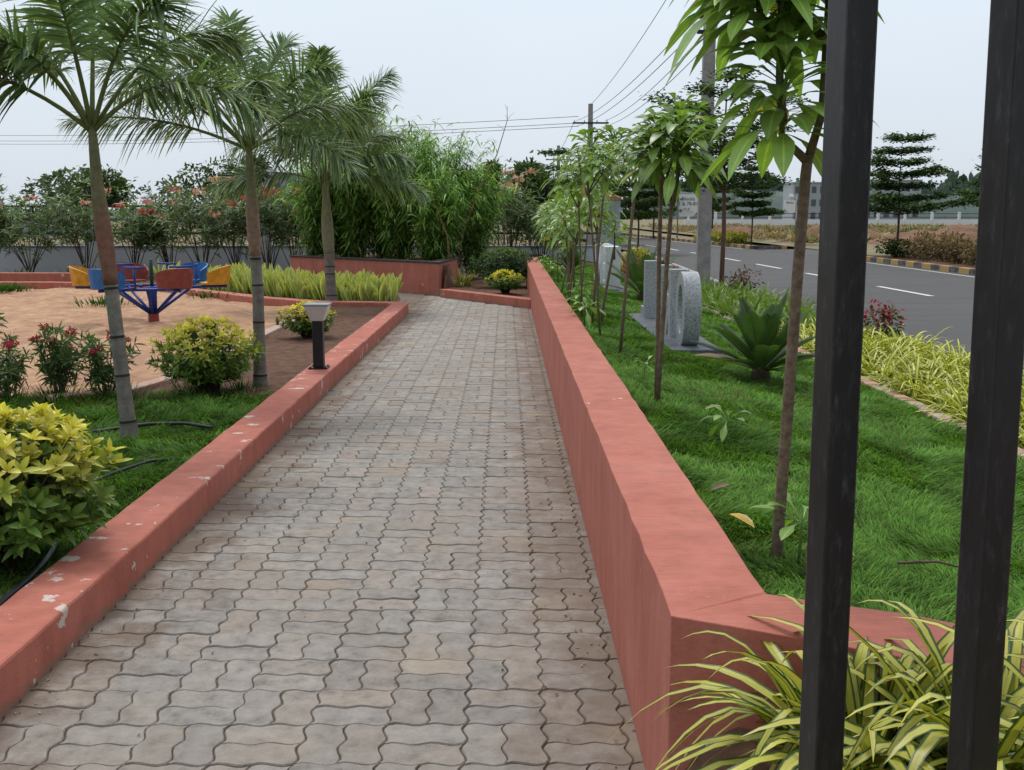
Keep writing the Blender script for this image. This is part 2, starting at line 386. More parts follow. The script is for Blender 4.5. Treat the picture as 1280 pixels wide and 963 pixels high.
dt = nt.nodes.new('ShaderNodeVectorMath'); dt.operation = 'DOT_PRODUCT'; nt.links.new(tc.outputs['Generated'], dt.inputs[0]); dt.inputs[1].default_value = (math.sin(SUN_AZ), math.cos(SUN_AZ), .25)
half = N(nt, 'ShaderNodeMath', op='MULTIPLY_ADD', ins={1: .5, 2: .5}); nt.links.new(dt.outputs['Value'], half.inputs[0])
side = ramp(nt, half.outputs[0], [(.1, .42), (.5, .85), (.85, 1.)])
veil = mix(nt, 1.0, veil, side.outputs[0], 'MULTIPLY')
nt.links.new(mix(nt, .9, sky.outputs[0], veil), bg.inputs[0]); bg.inputs[1].default_value = .1
sl = bpy.data.lights.new('sun', 'SUN'); so = bpy.data.objects.new('sun', sl); C.objects.link(so)
sl.energy = 1.5; sl.angle = math.radians(12); sl.color = (1, .95, .88)
d = Vector((math.sin(SUN_AZ)*math.cos(SUN_EL), math.cos(SUN_AZ)*math.cos(SUN_EL), math.sin(SUN_EL)))
so.rotation_euler = (-d).to_track_quat('-Z', 'Y').to_euler()


# ------------------------------------------------------------------ ground, road, path
def ground_z(X, Y): return -.13 + .0*X
g = sheet('ground', -1500, 1500, -300, 2700, ground_z, 300, M['field']); tag(g, kind='structure')
tag(sheet('field', 13.2, 140, 18, 130, lambda X, Y: .05+.35*fbm(X*.25, Y*.25, 4)*np.clip((X-13.2)/3, 0, 1)-.02, .8, M['field']), kind='structure')
def mound(x, y, rx, ry, h, s):
    f = lambda X, Y: -.1 + h*np.clip(1-((X-x)/rx)**2-((Y-y)/ry)**2, 0, 1)**.8*(.45+1.1*fbm(X*1.1, Y*.9, s, 4))
    return tag(sheet('earth_mound', x-rx, x+rx, y-ry, y+ry, f, .22, M['mound']), kind='structure')
mound(20.5, 50, 4.2, 3, .95, 9); mound(17.8, 58, 3.4, 3, .95, 10); mound(30, 56, 5, 3, 1.0, 12); mound(13.9, 66, 2.2, 2.5, .8, 14)

flat('road', [(4.25, 14), (4.15, -30), (11.9, -30), (11.9, 26), (11.85, 36), (10.75, 47), (9.55, 62), (7.4, 90), (3.5, 130), (.5, 130), (4.2, 90), (4.7, 62), (5.2, 40)], 0.0, M['road'])
flat('side_road', [(11.2, 37.5), (45, 50), (45, 57), (10.9, 46.5)], .004, M['road'])
def dash(xa, ya, xb, yb, w=.065):
    d = V([xb-xa, yb-ya]); n = V([-d[1], d[0]])/np.linalg.norm(d)*w
    flat('lane_marking', [(xa-n[0], ya-n[1]), (xa+n[0], ya+n[1]), (xb+n[0], yb+n[1]), (xb-n[0], yb-n[1])], .008, M['line'])
def cx(y): return 8.55 - .026*y if y < 40 else 7.51 - .05*(y-40)
for y in (5.0, 10.1, 15.2, 20.2, 25.3, 30.4, 35.2, 40.3, 45.4, 50.5, 56, 62): dash(cx(y), y, cx(y+2.75), y+2.75)
def strip(name, pts, w, z, m, kind='structure'):
    L = []; R = []
    for i, p in enumerate(pts):
        a = V(pts[max(i-1, 0)]); b = V(pts[min(i+1, len(pts)-1)]); t = (b-a)/np.linalg.norm(b-a); n = V([-t[1], t[0]])*w/2
        L.append(tuple(V(p)+n)); R.append(tuple(V(p)-n))
    return flat(name, L+R[::-1], z, m, kind)
strip('edge_line', [(11.45, 5), (11.45, 26), (11.4, 35.6)], .09, .008, M['line'])
strip('edge_line', [(10.35, 47.2), (9.2, 62), (7.2, 88)], .09, .008, M['line'])

def wallrun(geo, pts, w, z0, z1, col=(1, 1, 1), rag=0):
    """mitred wall of width w running along pts (its right-hand edge lies on pts)"""
    pts = [V(p) for p in pts]; L = []; R = []
    if rag:
        q = []
        for a, b in zip(pts[:-1], pts[1:]):
            m = max(1, int(np.linalg.norm(b-a)/.16)); q += [a+(b-a)*k/m for k in range(m)]
        pts = q+[pts[-1]]
    for i, p in enumerate(pts):
        ds = []
        if i > 0: ds.append((p-pts[i-1])/np.linalg.norm(p-pts[i-1]))
        if i < len(pts)-1: ds.append((pts[i+1]-p)/np.linalg.norm(pts[i+1]-p))
        ns = [V([-t[1], t[0]]) for t in ds]
        n = sum(ns); n = n/np.linalg.norm(n); k = 1/max(.3, float(np.dot(n, ns[0])))
        R.append(p); L.append(p+n*w*k)
    k = len(pts); vs = []
    for i in range(k):
        j = rng.uniform(-rag, rag, 6) if rag else np.zeros(6)
        vs += [(R[i][0]+j[0]*.3, R[i][1]+j[0]*.3, z0), (R[i][0]+j[1], R[i][1]+j[1], z1+j[2]), (L[i][0]+j[3], L[i][1]+j[3], z1+j[4]), (L[i][0], L[i][1], z0)]
    fs = []
    for i in range(k-1):
        a, b = i*4, (i+1)*4
        fs += [(a, b, b+1, a+1), (a+1, b+1, b+2, a+2), (a+2, b+2, b+3, a+3), (a+3, b+3, b, a)]
    fs += [(0, 1, 2, 3), ((k-1)*4+3, (k-1)*4+2, (k-1)*4+1, (k-1)*4)]
    geo._add(vs, fs, col)

# kerb across the road: one run each side of the side-road mouth
g = Geo(); wallrun(g, [(12.05, 8), (12.05, 26), (11.98, 36), (12.6, 37.6)], .16, -.05, .15)
tag(g.build('roadside_kerb', M['stripe'], None, .012), 'black and yellow striped kerb across the road nearest the posts', 'kerb')
g = Geo(); wallrun(g, [(12.2, 46.9), (10.85, 47.3), (9.72, 62), (7.55, 90)], .16, -.05, .15)
tag(g.build('roadside_kerb', M['stripe'], None, .012), 'worn yellow striped kerb curving away beyond the side road mouth', 'kerb')
tag(sheet('verge', 12.16, 13.8, 5, 37, lambda X, Y: .1+.06*fbm(X*2, Y*2, 3), .25, M['soil']), kind='structure')

# ------------------------------------------------------------------ paved path (1:1 zigzag pavers in basket weave)
mS = .241; zt = [(0, 0), (.09, 1), (.17, .75), (.33, -.75), (.41, -1), (.5, 0), (.59, 1), (.67, .75), (.83, -.75), (.91, -1), (1, 0)]; ZA = .0095
def zig(t): return ZA*np.interp(t, [p[0] for p in zt], [p[1] for p in zt])
TT = [p[0] for p in zt[:-1]]
HZ = .85
def paver(geo, x0, y0, x1, y1, half):
    """polygon of one block, half: which side joints are half-length"""
    def edge(ax, ay, bx, by, t0, t1, vert):
        out = []
        ts = [t for t in TT if t0 <= t < t1] if t0 == 0 else [t for t in TT if t0 <= t < t1]
        for t in ts:
            u = (t-t0)/(t1-t0); x = ax+(bx-ax)*u; y = ay+(by-ay)*u; o = zig(t)
            out.append((x+o, y) if vert else (x, y+o*HZ))
        return out
    if half == 'h0': A, B = (0, 1), (0, .5)
    elif half == 'h1': A, B = (0, 1), (.5, 1)
    elif half == 'v0': A, B = (0, .5), (0, 1)
    else: A, B = (.5, 1), (0, 1)
    bot = edge(x0, y0, x1, y0, A[0], A[1], False) + [(x1, y0 + HZ*zig(A[1]))]
    rig = edge(x1, y0, x1, y1, B[0], B[1], True) + [(x1 + zig(B[1]), y1)]
    top = (edge(x0, y1, x1, y1, A[0], A[1], False) + [(x1, y1 + HZ*zig(A[1]))])[::-1]
    lef = (edge(x0, y0, x0, y1, B[0], B[1], True) + [(x0 + zig(B[1]), y1)])[::-1]
    P = []
    for q in bot+rig+top+lef:
        if not P or abs(q[0]-P[-1][0])+abs(q[1]-P[-1][1]) > 1e-5: P.append(q)
    if abs(P[0][0]-P[-1][0])+abs(P[0][1]-P[-1][1]) < 1e-5: P.pop()
    P = V(P); c = V([(x0+x1)/2, (y0+y1)/2]); sz = V([x1-x0, y1-y0])
    q1 = c+(P-c)*(1-.0045/sz); q2 = c+(P-c)*(1-.0100/sz)
    jx, jy = U(-.0012, .0012, 2); q1 = q1+[jx, jy]; q2 = q2+[jx, jy]
    h = U(-.0022, .0022); ta, tb = U(-.012, .012, 2)
    def zz(q): return h+ta*(q[:, 0]-c[0])+tb*(q[:, 1]-c[1])
    n = len(P)
    vs = [(*q2[i], zz(q2)[i]) for i in range(n)]+[(*q1[i], zz(q1)[i]-.0045) for i in range(n)]+[(*q1[i], -.03) for i in range(n)]
    fs = [tuple(range(n))]+[(n+i, n+(i+1) % n, (i+1) % n, i) for i in range(n)]+[(2*n+i, 2*n+(i+1) % n, n+(i+1) % n, n+i) for i in range(n)]
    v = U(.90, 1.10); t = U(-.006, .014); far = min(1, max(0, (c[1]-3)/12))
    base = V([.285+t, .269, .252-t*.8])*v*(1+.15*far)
    if U(0, 1) < .06: base = V([.30, .265, .232])*U(.9, 1.05)
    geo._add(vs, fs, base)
g = Geo()
for i in range(-16, 3):
    for j in range(-9, 82):
        x0 = -.126+i*mS; y0 = 3.33+j*mS
        if i < -7 and not (17.4 < y0 < 21.8): continue
        if y0 > 17.3+(.41-x0)*1.55: continue
        if (i+j) % 2 == 1:
            paver(g, x0, y0, x0+mS, y0+mS/2, 'h0'); paver(g, x0, y0+mS/2, x0+mS, y0+mS, 'h1')
        else:
            paver(g, x0, y0, x0+mS/2, y0+mS, 'v0'); paver(g, x0+mS/2, y0, x0+mS, y0+mS, 'v1')
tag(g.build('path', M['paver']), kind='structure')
flat('path_bed', [(-6, -3), (3, -3), (.45, 2.3), (.45, 17.6), (-1.3, 20.3), (-4.9, 23.5), (-4.9, 17), (-1.6, 16.9), (-1.6, 0), (-6, -.5)], -.0075, M['joint'])

# ------------------------------------------------------------------ red walls and kerbs
g = Geo(); wallrun(g, [(3.0, 1.05), (.39, 2.42), (.405, 23.3)][::-1], .26, -.1, .61, rag=.003)
tag(g.build('garden_wall', M['red'], None, .016), 'long knee-high red wall along the right of the path', 'wall')
g = Geo(); wallrun(g, [(-1.57, -1), (-1.57, 10), (-1.53, 16.75), (-1.75, 17.05), (-2.95, 17.25), (-3.9, 18.0), (-4.9, 19.1), (-6.1, 20.45), (-7.6, 21.6), (-9.2, 22.15), (-16, 22.4)], .25, -.1, .165, rag=.003)
tag(g.build('path_kerb', M['redkerb'], None, .012), 'low flaking red kerb left of the path, bending round the sand pit', 'kerb')
g = Geo(); wallrun(g, [(-8.0, 23.55), (-16, 23.8)], .22, -.1, .27)
tag(g.build('planter_wall', M['red'], None, .012), 'low red planter wall behind the sand pit kerb under the grey wall', 'wall')
t = thing('bamboo_planter', 'red planter wall with dark coping in front of the bamboo', 'wall', (0, 0, 0))
g = Geo(); wallrun(g, [(-1.03, 22.7), (-1.29, 20.6), (-4.8, 24.0)][::-1], .2, -.1, .6); g.build('wall', M['red'], t, .01)
g = Geo(); wallrun(g, [(-1.012, 22.72), (-1.275, 20.565), (-4.83, 23.985)][::-1], .24, .602, .632); g.build('coping', M['coping'], t, .004)
g = Geo(); wallrun(g, [(-1.24, 20.05), (.39, 17.62)], .2, -.1, .15)
tag(g.build('bed_kerb', M['redkerb'], None, .01), 'short slanting red kerb closing the end of the paved path', 'kerb')

# ------------------------------------------------------------------ soil, sand, lawns
def lawn_z(X, Y): return .52-.32*np.clip((X-.65)/2.25, 0, 1)+.035*(fbm(X*2.3, Y*2.3, 6, 3)-.45)
s = sheet('lawn_soil', .60, 2.9, 1.25, 30, lambda X, Y: lawn_z(X, Y)-.02-np.clip((2.75-Y-.445*(X-.65)), 0, 1)*.8, .12, M['darksoil']); tag(s, kind='structure')
g = Geo(); wallrun(g, [(2.86, 1.5), (2.86, 8), (2.84, 14), (2.72, 17), (2.5, 24)][::-1], .11, -.1, .215)
tag(g.build('bed_edging', M['edging'], None, .012), 'pale pinkish edging between the right lawn and the striped plants', 'kerb')
tag(sheet('bed_soil', 2.95, 4.1, 1.2, 30, lambda X, Y: .12+.06*(fbm(X*4, Y*4, 2)-.4), .1, M['soil']), kind='structure')
g = Geo(); wallrun(g, [(4.24, -5), (4.32, 14), (5.25, 40)], .14, -.1, .10)
tag(g.build('road_edge_kerb', M['conc'], None, .012), 'plain concrete kerb along the near edge of the road', 'kerb')
tag(sheet('planting_soil', .3, 3.2, .3, 2.35, lambda X, Y: .37+.04*(fbm(X*5, Y*5, 7)-.4)-np.clip(.5-X, 0, 1)*1.5, .08, M['soil']), kind='structure')
# left garden
GLx = lambda Y: -2.95
tag(sheet('sand_pit', -16, -2.9, 8.2, 22.5, lambda X, Y: .055+.10*(fbm(X*2.6, Y*2.6, 1, 4)-.45)+.06*(fbm(X*6, Y*4.5, 5, 3)-.4)-.25*np.clip(Y-20.3-(-6.1-X)*.62*(X > -9.2)-1.2*(X <= -9.2), 0, .6)*(X < -6)-.3*np.clip((Y-17.0+(X+2.9)*1.05), 0, .6)*(X >= -6.2), .07, M['sand']), kind='structure')
tag(sheet('left_bed_soil', -2.95, -1.79, 8.4, 17.1, lambda X, Y: .10+.05*(fbm(X*5, Y*5, 8, 4)-.4), .06, M['soil']), kind='structure')
def lg_z(X, Y): return .105+.04*(fbm(X*2.5, Y*2.5, 12, 3)-.45)
tag(sheet('grass_soil', -6.5, -1.79, .5, 8.62, lambda X, Y: lg_z(X, Y)-.015-.3*np.clip(Y-8.15-(X < -2.9)*(-.1), 0, .2), .1, M['darksoil']), kind='structure')
tag(sheet('row_bed', -7.5, -1.6, 17.0, 23, lambda X, Y: .08-.25*((Y < 17.45-(X+1.8)*1.0)|(X > -1.9))-.25*(Y > 19.6+np.clip(-(X+2.0), 0, 9)), .12, M['soil']), kind='structure')
tag(sheet('shrub_bed', -1.35, .42, 17.6, 26, lambda X, Y: .11+.06*(fbm(X*4, Y*4, 3)-.4)-.3*(Y < 20.15-(X+1.24)*1.49), .1, M['soil']), kind='structure')
tag(sheet('bamboo_soil', -4.9, -1.0, 20.6, 27, lambda X, Y: .55-.9*(Y < 20.95-(X+1.29)*.97)-.9*(X > -1.12), .15, M['soil']), kind='structure')
tag(sheet('back_bed', -18, -4.9, 23.7, 29, -.03, 2, M['soil']), kind='structure')
g = Geo(); wallrun(g, [(-2.83, 14.6), (-2.85, 9.4), (-3.05, 8.55), (-3.6, 8.25)][::-1], .13, -.05, .14)
tag(g.build('flush_edging', M['edging'], None, .01), 'pale sunken edging between the sand pit and the brown soil bed', 'kerb')

# ------------------------------------------------------------------ grass
GP = [(0, 1), (.45, .9), (.8, .55), (1, .05)]
def grass(name, x0, x1, y0, y1, zf, dens, keep, hmin, hmax, mat=M['grass']):
    L = Leaves(); y = y0
    while y < y1:
        yy = min(y1, y+max(.5, y*.12)); yc = (y+yy)/2; k = min(1, (3.6/yc)**1.25)
        n = int(dens*k*(x1-x0)*(yy-y)); w = .0036*max(1, yc/3.6)**.75
        X = U(x0, x1, n); Y = U(y, yy, n); ok = keep(X, Y); X, Y = X[ok], Y[ok]; n = len(X)
        h = fbm(X*2.3, Y*2.3, 6, 3)
        th = 2*PI*(fbm(X*2.3+5, Y*2.3, 21, 3)*2.2) + rng.normal(0, .5, n)
        ln = .55+.45*fbm(X*3.1, Y*3.1, 22, 2)
        D = np.stack([np.cos(th)*ln, np.sin(th)*ln, U(.5, 1.15, n)], -1)
        Ln = U(hmin, hmax, n)*(.55+.9*fbm(X*5.5, Y*5.5, 30, 3))
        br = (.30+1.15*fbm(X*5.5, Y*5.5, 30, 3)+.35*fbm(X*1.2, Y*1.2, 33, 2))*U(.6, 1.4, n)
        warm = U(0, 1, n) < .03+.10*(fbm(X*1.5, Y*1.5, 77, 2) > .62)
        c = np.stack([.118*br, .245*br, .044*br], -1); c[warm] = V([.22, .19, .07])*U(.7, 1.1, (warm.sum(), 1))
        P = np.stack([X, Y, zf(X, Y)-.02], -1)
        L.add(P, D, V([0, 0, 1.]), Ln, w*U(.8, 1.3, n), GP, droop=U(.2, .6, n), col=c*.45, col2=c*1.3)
        y = yy
    return tag(L.build(name, mat), kind='stuff')
def keepR(X, Y):
    slab = (X > 1.38) & (X < 1.80) & (Y > 8.8) & (Y < 12.2)
    return (X > .655) & (X < 2.84) & (Y > 2.63-.445*(X-.65)) & ~slab
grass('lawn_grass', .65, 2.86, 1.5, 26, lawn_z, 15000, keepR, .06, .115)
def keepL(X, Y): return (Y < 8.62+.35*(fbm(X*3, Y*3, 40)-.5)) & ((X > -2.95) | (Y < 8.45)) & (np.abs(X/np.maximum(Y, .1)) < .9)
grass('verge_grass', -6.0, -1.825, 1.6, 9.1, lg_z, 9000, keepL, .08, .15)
# longer tufts along the edge of the sand
L = Leaves()
for x, y, k in [(-3.9, 8.3, 140), (-3.55, 8.35, 260), (-3.2, 8.45, 220), (-4.3, 8.2, 200), (-3.0, 8.4, 120), (-2.2, 8.75, 160), (-2.6, 8.75, 120), (-9.6, 20.6, 500), (-10.4, 20.9, 500), (-6.5, 17.4, 160), (-5.2, 19.1, 120)]:
    th = U(0, 2*PI, k); r = U(0, .22, k)*(2.6 if y > 15 else 1)
    P = np.stack([x+r*np.cos(th), y+r*np.sin(th), np.full(k, .09)], -1); D = np.stack([np.cos(th)*.5, np.sin(th)*.5, U(.8, 1.3, k)], -1)
    c = V([.05, .13, .022])*U(.5, 1.3, (k, 1)); L.add(P, D, V([0, 0, 1.]), U(.1, .24, k), .006 if y < 15 else .02, GP, droop=U(.2, .7, k), col=c*.5, col2=c*1.2)
tag(L.build('grass_tufts', M['grass']), kind='stuff')

# ------------------------------------------------------------------ plant builders
LP = [(0, .25), (.2, .8), (.45, 1), (.75, .7), (1, .03)]               # ordinary leaf
LIN = [(0, .5), (.25, .95), (.5, 1), (.8, .6), (1, .03)]               # long narrow leaf
SPOON = [(0, .10), (.2, .14), (.4, .24), (.55, .58), (.67, .95), (.77, 1), (.88, .74), (.95, .34), (1, .03)]
def dirs(n, lo=-.3, hi=1.):
    th = U(0, 2*PI, n); z = U(lo, hi, n); r = np.sqrt(np.maximum(0, 1-z*z)); return np.stack([r*np.cos(th), r*np.sin(th), z], -1)
def jit(n, s): return rng.normal(0, s, (n, 3))
def rosette(L, c, k, ln, wd, prof, lo, hi, col, col2=None, droop=.3, fold=.3, axis=(0, 0, 1.), spread=.004):
    """k leaves around a shoot tip c; lo..hi = how far leaves rise along the axis"""
    ax = nrm(V(axis)); a = nrm(np.cross(ax, V([.3, .9, .1]))); b = np.cross(ax, a)
    th = np.arange(k)*2.4+U(0, 6); e = np.linspace(lo, hi, k)+rng.normal(0, .12, k)
    D = np.cos(th)[:, None]*a+np.sin(th)[:, None]*b+e[:, None]*ax
    P = V(c)+D*spread
    L.add(P, D, ax, ln*U(.75, 1.15, k), wd*U(.8, 1.15, k), prof, droop=droop*U(.5, 1.4, k), fold=fold, col=col, col2=col2)

def shrub(name, label, loc, rx, rz, ntip, ln, wd, top, low, cat='shrub', group=None, flat_top=.8, leafmat=None, kper=9, tipmul=2.3, ylev=.62, ry=None):
    """rounded garden shrub: stems from the base, rosettes of leaves at every twig tip"""
    t = thing(name, label, cat, loc, 0, group); G_ = Geo(); L = Leaves(); ry = ry or rx
    for i in range(int(ntip*tipmul)):
        d = dirs(1, -.85, 1.)[0]; k = U(.62, 1.08) if U(0, 1) < .8 else U(.3, .6)
        lump = 1+.22*math.sin(d[0]*5+loc[0]*3)*math.cos(d[1]*6+loc[1])
        p = V([d[0]*rx, d[1]*ry, rz*.52+d[2]*rz*.5*flat_top])*V([k*lump, k*lump, 1])
        p[2] = max(.06, p[2]*(.86+.2*k))
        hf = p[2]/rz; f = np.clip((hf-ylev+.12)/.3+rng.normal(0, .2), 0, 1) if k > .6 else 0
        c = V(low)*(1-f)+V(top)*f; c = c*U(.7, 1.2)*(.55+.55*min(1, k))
        ax = nrm(V([d[0]*.8, d[1]*.8, .75+max(0, d[2])]))
        rosette(L, p, 6, ln*(.66+.2*(1-f)), wd*.78, LP, .1, 1.9, c*.85, c*1.12, .15, .35, ax)
        if i % 4 == 0:
            b = V([U(-.04, .04), U(-.04, .04), -.05]); m = p*V([.4, .4, .45])+[0, 0, .03]
            G_.tube([b, m, p], [.010*rx/.35, .006*rx/.35, .002], 5, (.10, .075, .05))
    G_.build('stem', M['bark'], t); L.build('foliage', leafmat or M['leaf'], t)
    return t

YT, YL = (.62, .57, .095), (.13, .23, .04)
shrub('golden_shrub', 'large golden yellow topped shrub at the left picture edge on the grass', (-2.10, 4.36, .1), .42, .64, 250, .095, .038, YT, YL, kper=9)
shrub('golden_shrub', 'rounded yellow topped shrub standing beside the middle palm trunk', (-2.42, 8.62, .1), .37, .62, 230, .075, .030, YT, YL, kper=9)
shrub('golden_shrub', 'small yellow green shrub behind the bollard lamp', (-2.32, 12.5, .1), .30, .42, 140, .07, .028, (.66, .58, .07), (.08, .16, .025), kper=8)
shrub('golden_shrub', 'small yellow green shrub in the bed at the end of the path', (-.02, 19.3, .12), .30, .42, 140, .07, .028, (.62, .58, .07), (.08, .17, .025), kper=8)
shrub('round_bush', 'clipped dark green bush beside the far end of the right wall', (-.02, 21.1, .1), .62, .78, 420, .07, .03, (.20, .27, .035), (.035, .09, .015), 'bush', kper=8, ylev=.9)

# ---- foxtail palms
def palm(label, loc, pts, r0, r1, ring_z, sheath, fronds, sc_=(.24, .125, .09), nst=46, lleaf=.30, lw=.026):
    t = thing('palm_tree', label, 'palm tree', loc)
    P = V(pts); zs = P[:, 2]
    def at(z): return V([np.interp(z, zs, P[:, 0]), np.interp(z, zs, P[:, 1]), z])
    top = zs[-1]; zlist = sorted(set(np.round(np.concatenate([np.linspace(-.15, sheath, 26)] + [[z-.012, z-.009, z+.004, z+.008] for z in ring_z]), 4)))
    pts_, rr, cc = [], [], []
    for z in zlist:
        u = max(0, z)/top; r = r0+(r1-r0)*u + .018*math.exp(-max(0, z)*9); c = V([.205, .195, .175])*U(.85, 1.1)
        if u > .42: c = V([.225, .22, .195])*U(.9, 1.1)
        if any(-.011 < z-k < .006 for k in ring_z): c = V([.035, .033, .032]); r += .002
        pts_.append(at(z)); rr.append(r); cc.append(c)
    g = Geo(); g.tube(pts_, rr, 14, cc); g.build('trunk', M['palm'], t)
    g = Geo(); n = 16; zz = np.linspace(sheath-.02, top+.05, n); u = np.linspace(0, 1, n)
    cs = [V(sc_)*(1-k)+V([.20, .215, .115])*k for k in np.clip((u-.35)/.3+rng.normal(0, .12, n), 0, 1)]
    bulge = 1.0+.22*np.sin(np.clip(u*1.5, 0, 1)*PI)
    g.tube([at(min(z, top)) + V([0, 0, max(0, z-top)]) for z in zz], (r0+(r1-r0)*(zz/top))*bulge*(1.05-.45*u**3), 14, cs); g.build('crownshaft', M['palm'], t)
    for (az, el, ln, dr) in fronds:
        f = Leaves(); az, el = math.radians(az), math.radians(el)
        D = V([math.cos(az)*math.cos(el), math.sin(az)*math.cos(el), math.sin(el)]); S = V([-math.sin(az), math.cos(az), 0])
        tt = np.linspace(.0, 1, 14); B = at(top)+V([0, 0, -.02])
        sp = B+ln*(D*tt[:, None]+V([0, 0, -1.])*dr*(tt**2)[:, None])
        g = Geo(); g.tube(sp, np.linspace(.017, .003, 14), 6, (.16, .20, .07))
        fo = None
        u = np.repeat(np.linspace(.30, 1, nst), 4); n = len(u); sgn = np.tile([1, -1, 1, -1], nst)
        u = np.clip(u+rng.normal(0, .006, n), .32, 1)
        Pp = B+ln*(D*u[:, None]+V([0, 0, -1.])*dr*(u**2)[:, None]); T = nrm(D+V([0, 0, -2.])*dr*u[:, None])
        Nn = nrm(np.cross(S[None], T)); Nn = np.where(Nn[:, 2:3] < 0, -Nn, Nn)
        ang = np.tile([.35, .35, -.45, -.45], nst)+rng.normal(0, .5, n)
        dd = (S*sgn[:, None])*np.cos(ang)[:, None]+Nn*np.sin(ang)[:, None]+T*(.42+.75*u**2)[:, None]
        Ln = lleaf*np.interp(u, [.32, .42, .65, .85, 1], [.6, .95, 1.05, .85, .5])*U(.8, 1.12, n)
        c = V([.15, .24, .105])*U(.55, 1.45, (n, 1)); yl = U(0, 1, n) < .06; c[yl] = c[yl]*[2.2, 1.8, 1.1]
        f.add(Pp, dd, Nn, Ln, lw*U(.7, 1.2, n), LIN, droop=U(.12, .5, n), fold=.35, col=c, col2=c*1.15)
        fr = g.build('frond', M['palm'], t); f.build('leaflets', M['palmleaf'], fr)
    return t
palm('tall palm nearest the path kerb, its reddish trunk leaning left', (-2.45, 6.85, .1), [(0, 0, -.15), (0, 0, 0), (-.04, .01, .55), (-.08, .02, 1.1), (-.125, .03, 1.6), (-.14, .04, 1.97)], .047, .038, [.12, .42, .67, .98], 1.02,
     [(185, 62, 1.75, .62), (150, 60, 1.7, .5), (228, 60, 1.6, .6), (262, 74, 1.7, .4), (100, 74, 1.7, .4), (25, 60, 1.8, .52), (330, 66, 1.7, .5), (352, 44, 1.5, .62), (205, 42, 1.5, .5)], lleaf=.36, lw=.021, nst=48)
palm('middle palm with straight grey trunk beside the round yellow shrub', (-2.09, 9.0, .1), [(0, 0, -.15), (0, 0, 0), (.01, 0, .8), (-.01, 0, 1.4), (-.02, 0, 1.98)], .051, .040, [.1, .55, .86, 1.08], 1.12, sc_=(.30, .205, .15), fronds=[(180, 60, 1.75, .5), (160, 44, 1.8, .42), (195, 26, 1.5, .30), (240, 68, 1.6, .5), (290, 60, 1.45, .55), (345, 62, 1.6, .5), (15, 48, 1.5, .55), (60, 72, 1.6, .38), (335, 28, 1.1, .6), (120, 76, 1.7, .32), (205, 50, 1.7, .42)], lleaf=.32, lw=.017, nst=50)
palm('farthest of the three palms, standing behind the yellow green plant row', (-2.86, 17.55, .08), [(0, 0, -.15), (0, 0, 0), (-.02, 0, .8), (-.04, 0, 1.4), (-.05, 0, 1.95)], .088, .07, [.15, .5, .62], .85, sc_=(.22, .235, .15), fronds=[(10, 70, 3.1, .38), (35, 56, 2.4, .5), (340, 42, 2.0, .5), (300, 60, 2.1, .5), (250, 55, 2.1, .5), (215, 48, 2.2, .5), (180, 62, 2.8, .4), (150, 66, 2.7, .45), (110, 70, 2.9, .4), (70, 66, 2.6, .45), (355, 22, 1.7, .45), (195, 24, 1.8, .42), (275, 78, 3.0, .32), (325, 68, 2.6, .42), (230, 70, 2.7, .4)], nst=52, lleaf=.52, lw=.027)

# ---- plumeria trees on the right lawn
def plumeria(label, loc, seed, trunk, branches, lnl=.27, group=None, r=.024, dens=24, yl=.022, bright=1.0, wr=.215):
    """trunk: points; branches: list of point lists, each ending in a leafy shoot"""
    global rng
    keep = rng; rng = np.random.default_rng(seed)
    t = thing('plumeria_tree', label, 'tree', loc, 0, group); G_ = Geo(); L = Leaves()
    tr = V(trunk); k = len(tr); G_.tube(tr, np.linspace(r, r*.8, k), 9, (.19, .145, .10)*1 if False else (.19, .145, .10))
    for bi, b in enumerate(branches):
        b = V(b); n = len(b); G_.tube(b, np.linspace(r*.75, r*.32, n), 7, np.linspace(V([.15, .125, .08]), V([.10, .17, .05]), n))
        seg = b[-1]-b[-2]; ax = nrm(seg); length = np.linalg.norm(seg)
        a1 = nrm(np.cross(ax, V([.3, .9, .1]))); b1 = np.cross(ax, a1)
        m = int(dens*1.35); u = np.sort(U(.0, 1.02, m)); th = np.arange(m)*2.4+U(0, 6)
        e = .12+.95*u+rng.normal(0, .2, m)
        D = np.cos(th)[:, None]*a1+np.sin(th)[:, None]*b1+e[:, None]*ax
        P = b[-2]+seg*u[:, None]
        c = V([.145, .25, .05])*U(.55, 1.4, (m, 1))*bright; y = U(0, 1, m) < yl; c[y] = V([.38, .33, .06])*U(.7, 1.1, (y.sum(), 1))
        L.add(P, D, ax, lnl*U(.7, 1.15, m)*np.interp(u, [0, .8, 1.02], [1, .95, .5]), lnl*wr*U(.8, 1.15, m), SPOON, pw=2.8, droop=U(.3, .75, m)*np.interp(u, [0, 1], [1.0, .75]), fold=.28, col=c*.9, col2=c*1.15)
    G_.build('trunk', M['bark'], t); L.build('crown', M['plum'], t)
    rng = keep
    return t
plumeria('nearest plumeria with a thick grey stem, standing against the left black post', (.85, 3.24, .44), 31, [(0, 0, -.1), (.0, 0, .1), (.015, 0, .5), (.03, .01, .9), (.045, .02, 1.22), (.05, .02, 1.28)],
    [[(.05, .02, 1.26), (.0, 0, 1.30), (-.04, -.02, 1.33), (-.055, -.02, 1.62)], [(-.04, -.02, 1.37), (-.055, -.02, 1.5), (-.055, -.01, 1.66), (-.075, .0, 2.05)], [(.05, .02, 1.27), (.085, .02, 1.40), (.10, .03, 2.15), (.12, .04, 2.6)],
     [(.10, .03, 1.6), (.0, .06, 1.72), (-.02, .08, 1.8), (-.04, .1, 2.16)], [(-.055, -.02, 1.60), (-.10, -.03, 1.62), (-.12, -.03, 1.66), (-.15, -.02, 1.95)]], .27, r=.0195, dens=72, yl=.015, wr=.225, bright=1.2)
